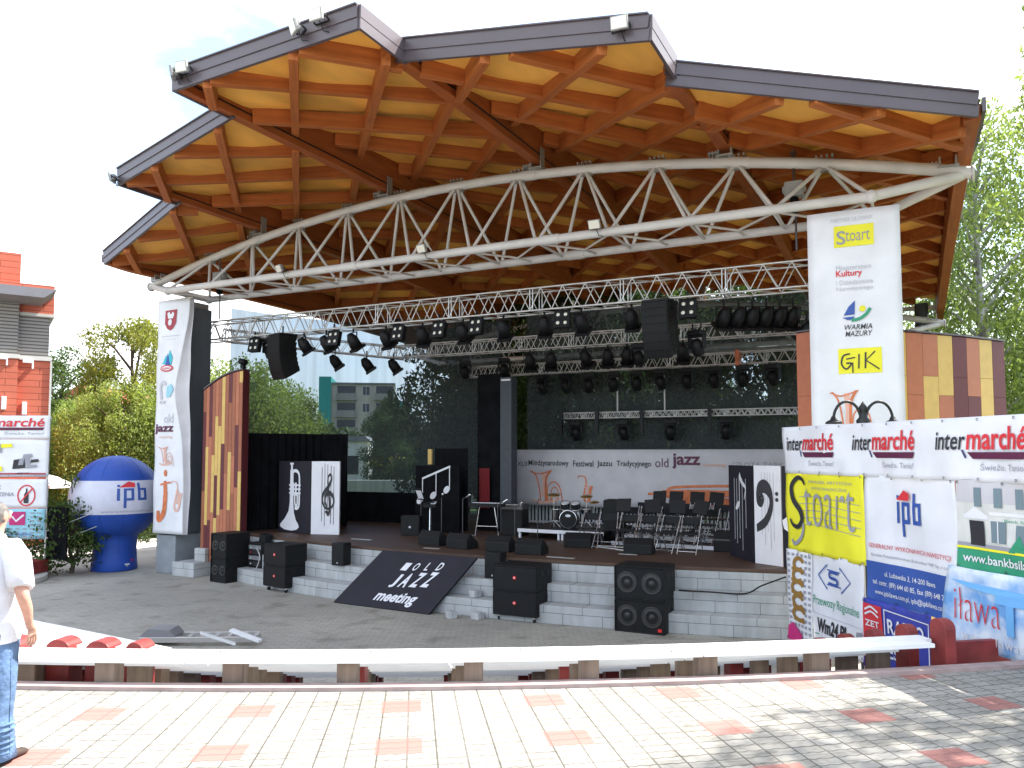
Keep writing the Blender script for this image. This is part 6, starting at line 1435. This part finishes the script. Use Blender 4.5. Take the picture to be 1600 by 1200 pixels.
for a in [('willow', 'willow_tree', (-17.6, 36, GZ), .3, .82, 'pale green drooping willow directly behind the balloon', 'tree', G1), ('willow', 'willow_tree', (-22.5, 41, GZ), 1.9, .76, 'willow between the balloon and the brick building', 'tree', G1),
          ('willow', 'willow_tree', (-13.2, 37.5, GZ), 3.1, .98, 'willow showing just right of the grey left column', 'tree', G1), ('sparse', 'sparse_tree', (-18.2, 38.5, GZ), .8, 1.08, 'thin yellowish tree rising above the willows left of the tall narrow banner', 'tree', G1),
          ('poplar', 'poplar_tree', (-24.6, 43, GZ), 0, 1.08, 'narrow dark green tree beside the brick building', 'tree', G1), ('poplar', 'poplar_tree', (-27.6, 47, GZ), 2, .85, 'lower dark green tree half hidden by the brick building', 'tree', G1),
          ('willow', 'willow_tree', (-10.3, 34.5, GZ), 4.2, .8, 'willow seen through the net behind the left speaker array', 'tree', G2), ('willow', 'willow_tree', (-14.4, 44, GZ), 5.5, .8, 'smaller willow seen through the net beside the left column', 'tree', G2),
          ('dark', 'dark_tree', (-2.3, 37, GZ), 1.0, 1.05, 'big dark tree right of the apartment block', 'tree', G2), ('dark2', 'dark_tree', (-.6, 34.5, GZ), 2.2, .96, 'dark tree behind the black tower drape', 'tree', G2),
          ('dark', 'dark_tree', (3.2, 32, GZ), 3.3, 1.0, 'dark tree behind the left half of the festival banner', 'tree', G2), ('dark2', 'dark_tree', (7.0, 34.0, GZ), .4, .92, 'dark tree behind the middle of the festival banner', 'tree', G2),
          ('dark', 'dark_tree', (10.6, 32, GZ), 5.0, 1.05, 'dark tree behind the bass clef panel', 'tree', G2), ('dark2', 'dark_tree', (14.5, 37, GZ), 1.5, .95, 'dark tree behind the terracotta wall panels', 'tree', G2),
          ('dark', 'dark_tree', (1.4, 42, GZ), .9, 1.15, 'farther dark tree closing the gap behind the slim grey post', 'tree', G2), ('dark', 'dark_tree', (-7.6, 52, GZ), 2.9, .62, 'small dark tree at the foot of the apartment block', 'tree', G2),
          ('dark', 'dark_tree', (8.9, 43, GZ), 4.4, 1.2, 'farther dark tree above the low rear truss', 'tree', G2), ('dark2', 'dark_tree', (19.8, 31, GZ), 4.4, .62, 'dark low tree right of the maroon panels under the birches', 'tree', G3),
          ('birch', 'birch_tree', (15.6, 25.6, GZ), .5, 1.0, 'tall birch just right of the roof edge', 'tree', G3), ('birch', 'birch_tree', (17.1, 27.6, GZ), 2.6, .92, 'second birch from the roof edge', 'tree', G3),
          ('birch', 'birch_tree', (18.0, 26.4, GZ), 4.6, 1.06, 'birch at the right picture edge, tallest of its group', 'tree', G3), ('birch', 'birch_tree', (18.5, 33, GZ), 1.2, .9, 'birch standing behind the other birches', 'tree', G3),
          ('birch', 'birch_tree', (9.7, 8.6, -.2), 3.4, .72, 'birch beyond the fence that shades the plaza', 'tree', G3), ('willow', 'broad_tree', (10.4, 6.2, -.1), 2.0, 1.0, 'broad tree beyond the fence that shades the plaza', 'tree', G3),
          ('birch', 'birch_tree', (9.9, 11.4, -.3), 1.4, .7, 'second birch beyond the fence that shades the kerb', 'tree', G3), ('bush', 'bush', (-11.75, 21.2, -1.16), .4, (1.0, 1.0, 1.2), 'leafy bush just left of the balloon', 'bush', None), ('bush', 'bush', (-12.9, 20.9, -.9), 2.4, (.9, .9, .62), 'dark bush in the planter under the left banners', 'bush', None),
          ('bush', 'bush', (-14.5, 27.6, GZ), 2.0, 1.15, 'round bush behind the white umbrella', 'bush', None)]:
    tree(*a)
hc = []
rr = random.Random(5)
for i in range(60): hc.append(((rr.uniform(0, 6.4), rr.uniform(0, .8), rr.uniform(.1, .62)), .26))
me = leaves_mesh('hedge', hc, 700, .07, 'hedge_leaf', 0, 5); o = bpy.data.objects.new('hedge', me); COL.objects.link(o); o.location = (-14.4, 28.4, GZ); o.rotation_euler = (0, 0, R(10)); tag(o, 'low clipped hedge behind the balloon and the grey column', 'hedge')
hc = []
for i in range(80): hc.append(((rr.uniform(0, 7), rr.uniform(0, 1.4), rr.uniform(.2, 1.0)), .45))
me = leaves_mesh('shrubbery', hc, 260, .12, 'mid_leaf', 0, 6); o = bpy.data.objects.new('shrub_border', me); COL.objects.link(o); o.location = (-15.4, 30.5, GZ); tag(o, 'bright green shrub border behind the clipped hedge', 'shrubs')
hc = []
for i in range(150):
    hc.append(((rr.uniform(-95, 70), rr.uniform(0, 8), rr.uniform(.5, 6.5)), 2.4))
for i in range(40): hc.append(((rr.uniform(0, 26), rr.uniform(-36, -28), rr.uniform(.3, 3.4)), 1.7))
me = leaves_mesh('far_woods', hc, 75, .55, 'dark_leaf', 0, 7); o = bpy.data.objects.new('far_woods', me); COL.objects.link(o); o.location = (0, 78, GZ); struct(o, 'stuff'); o['label'] = 'dark belt of distant trees closing the view behind the stage'
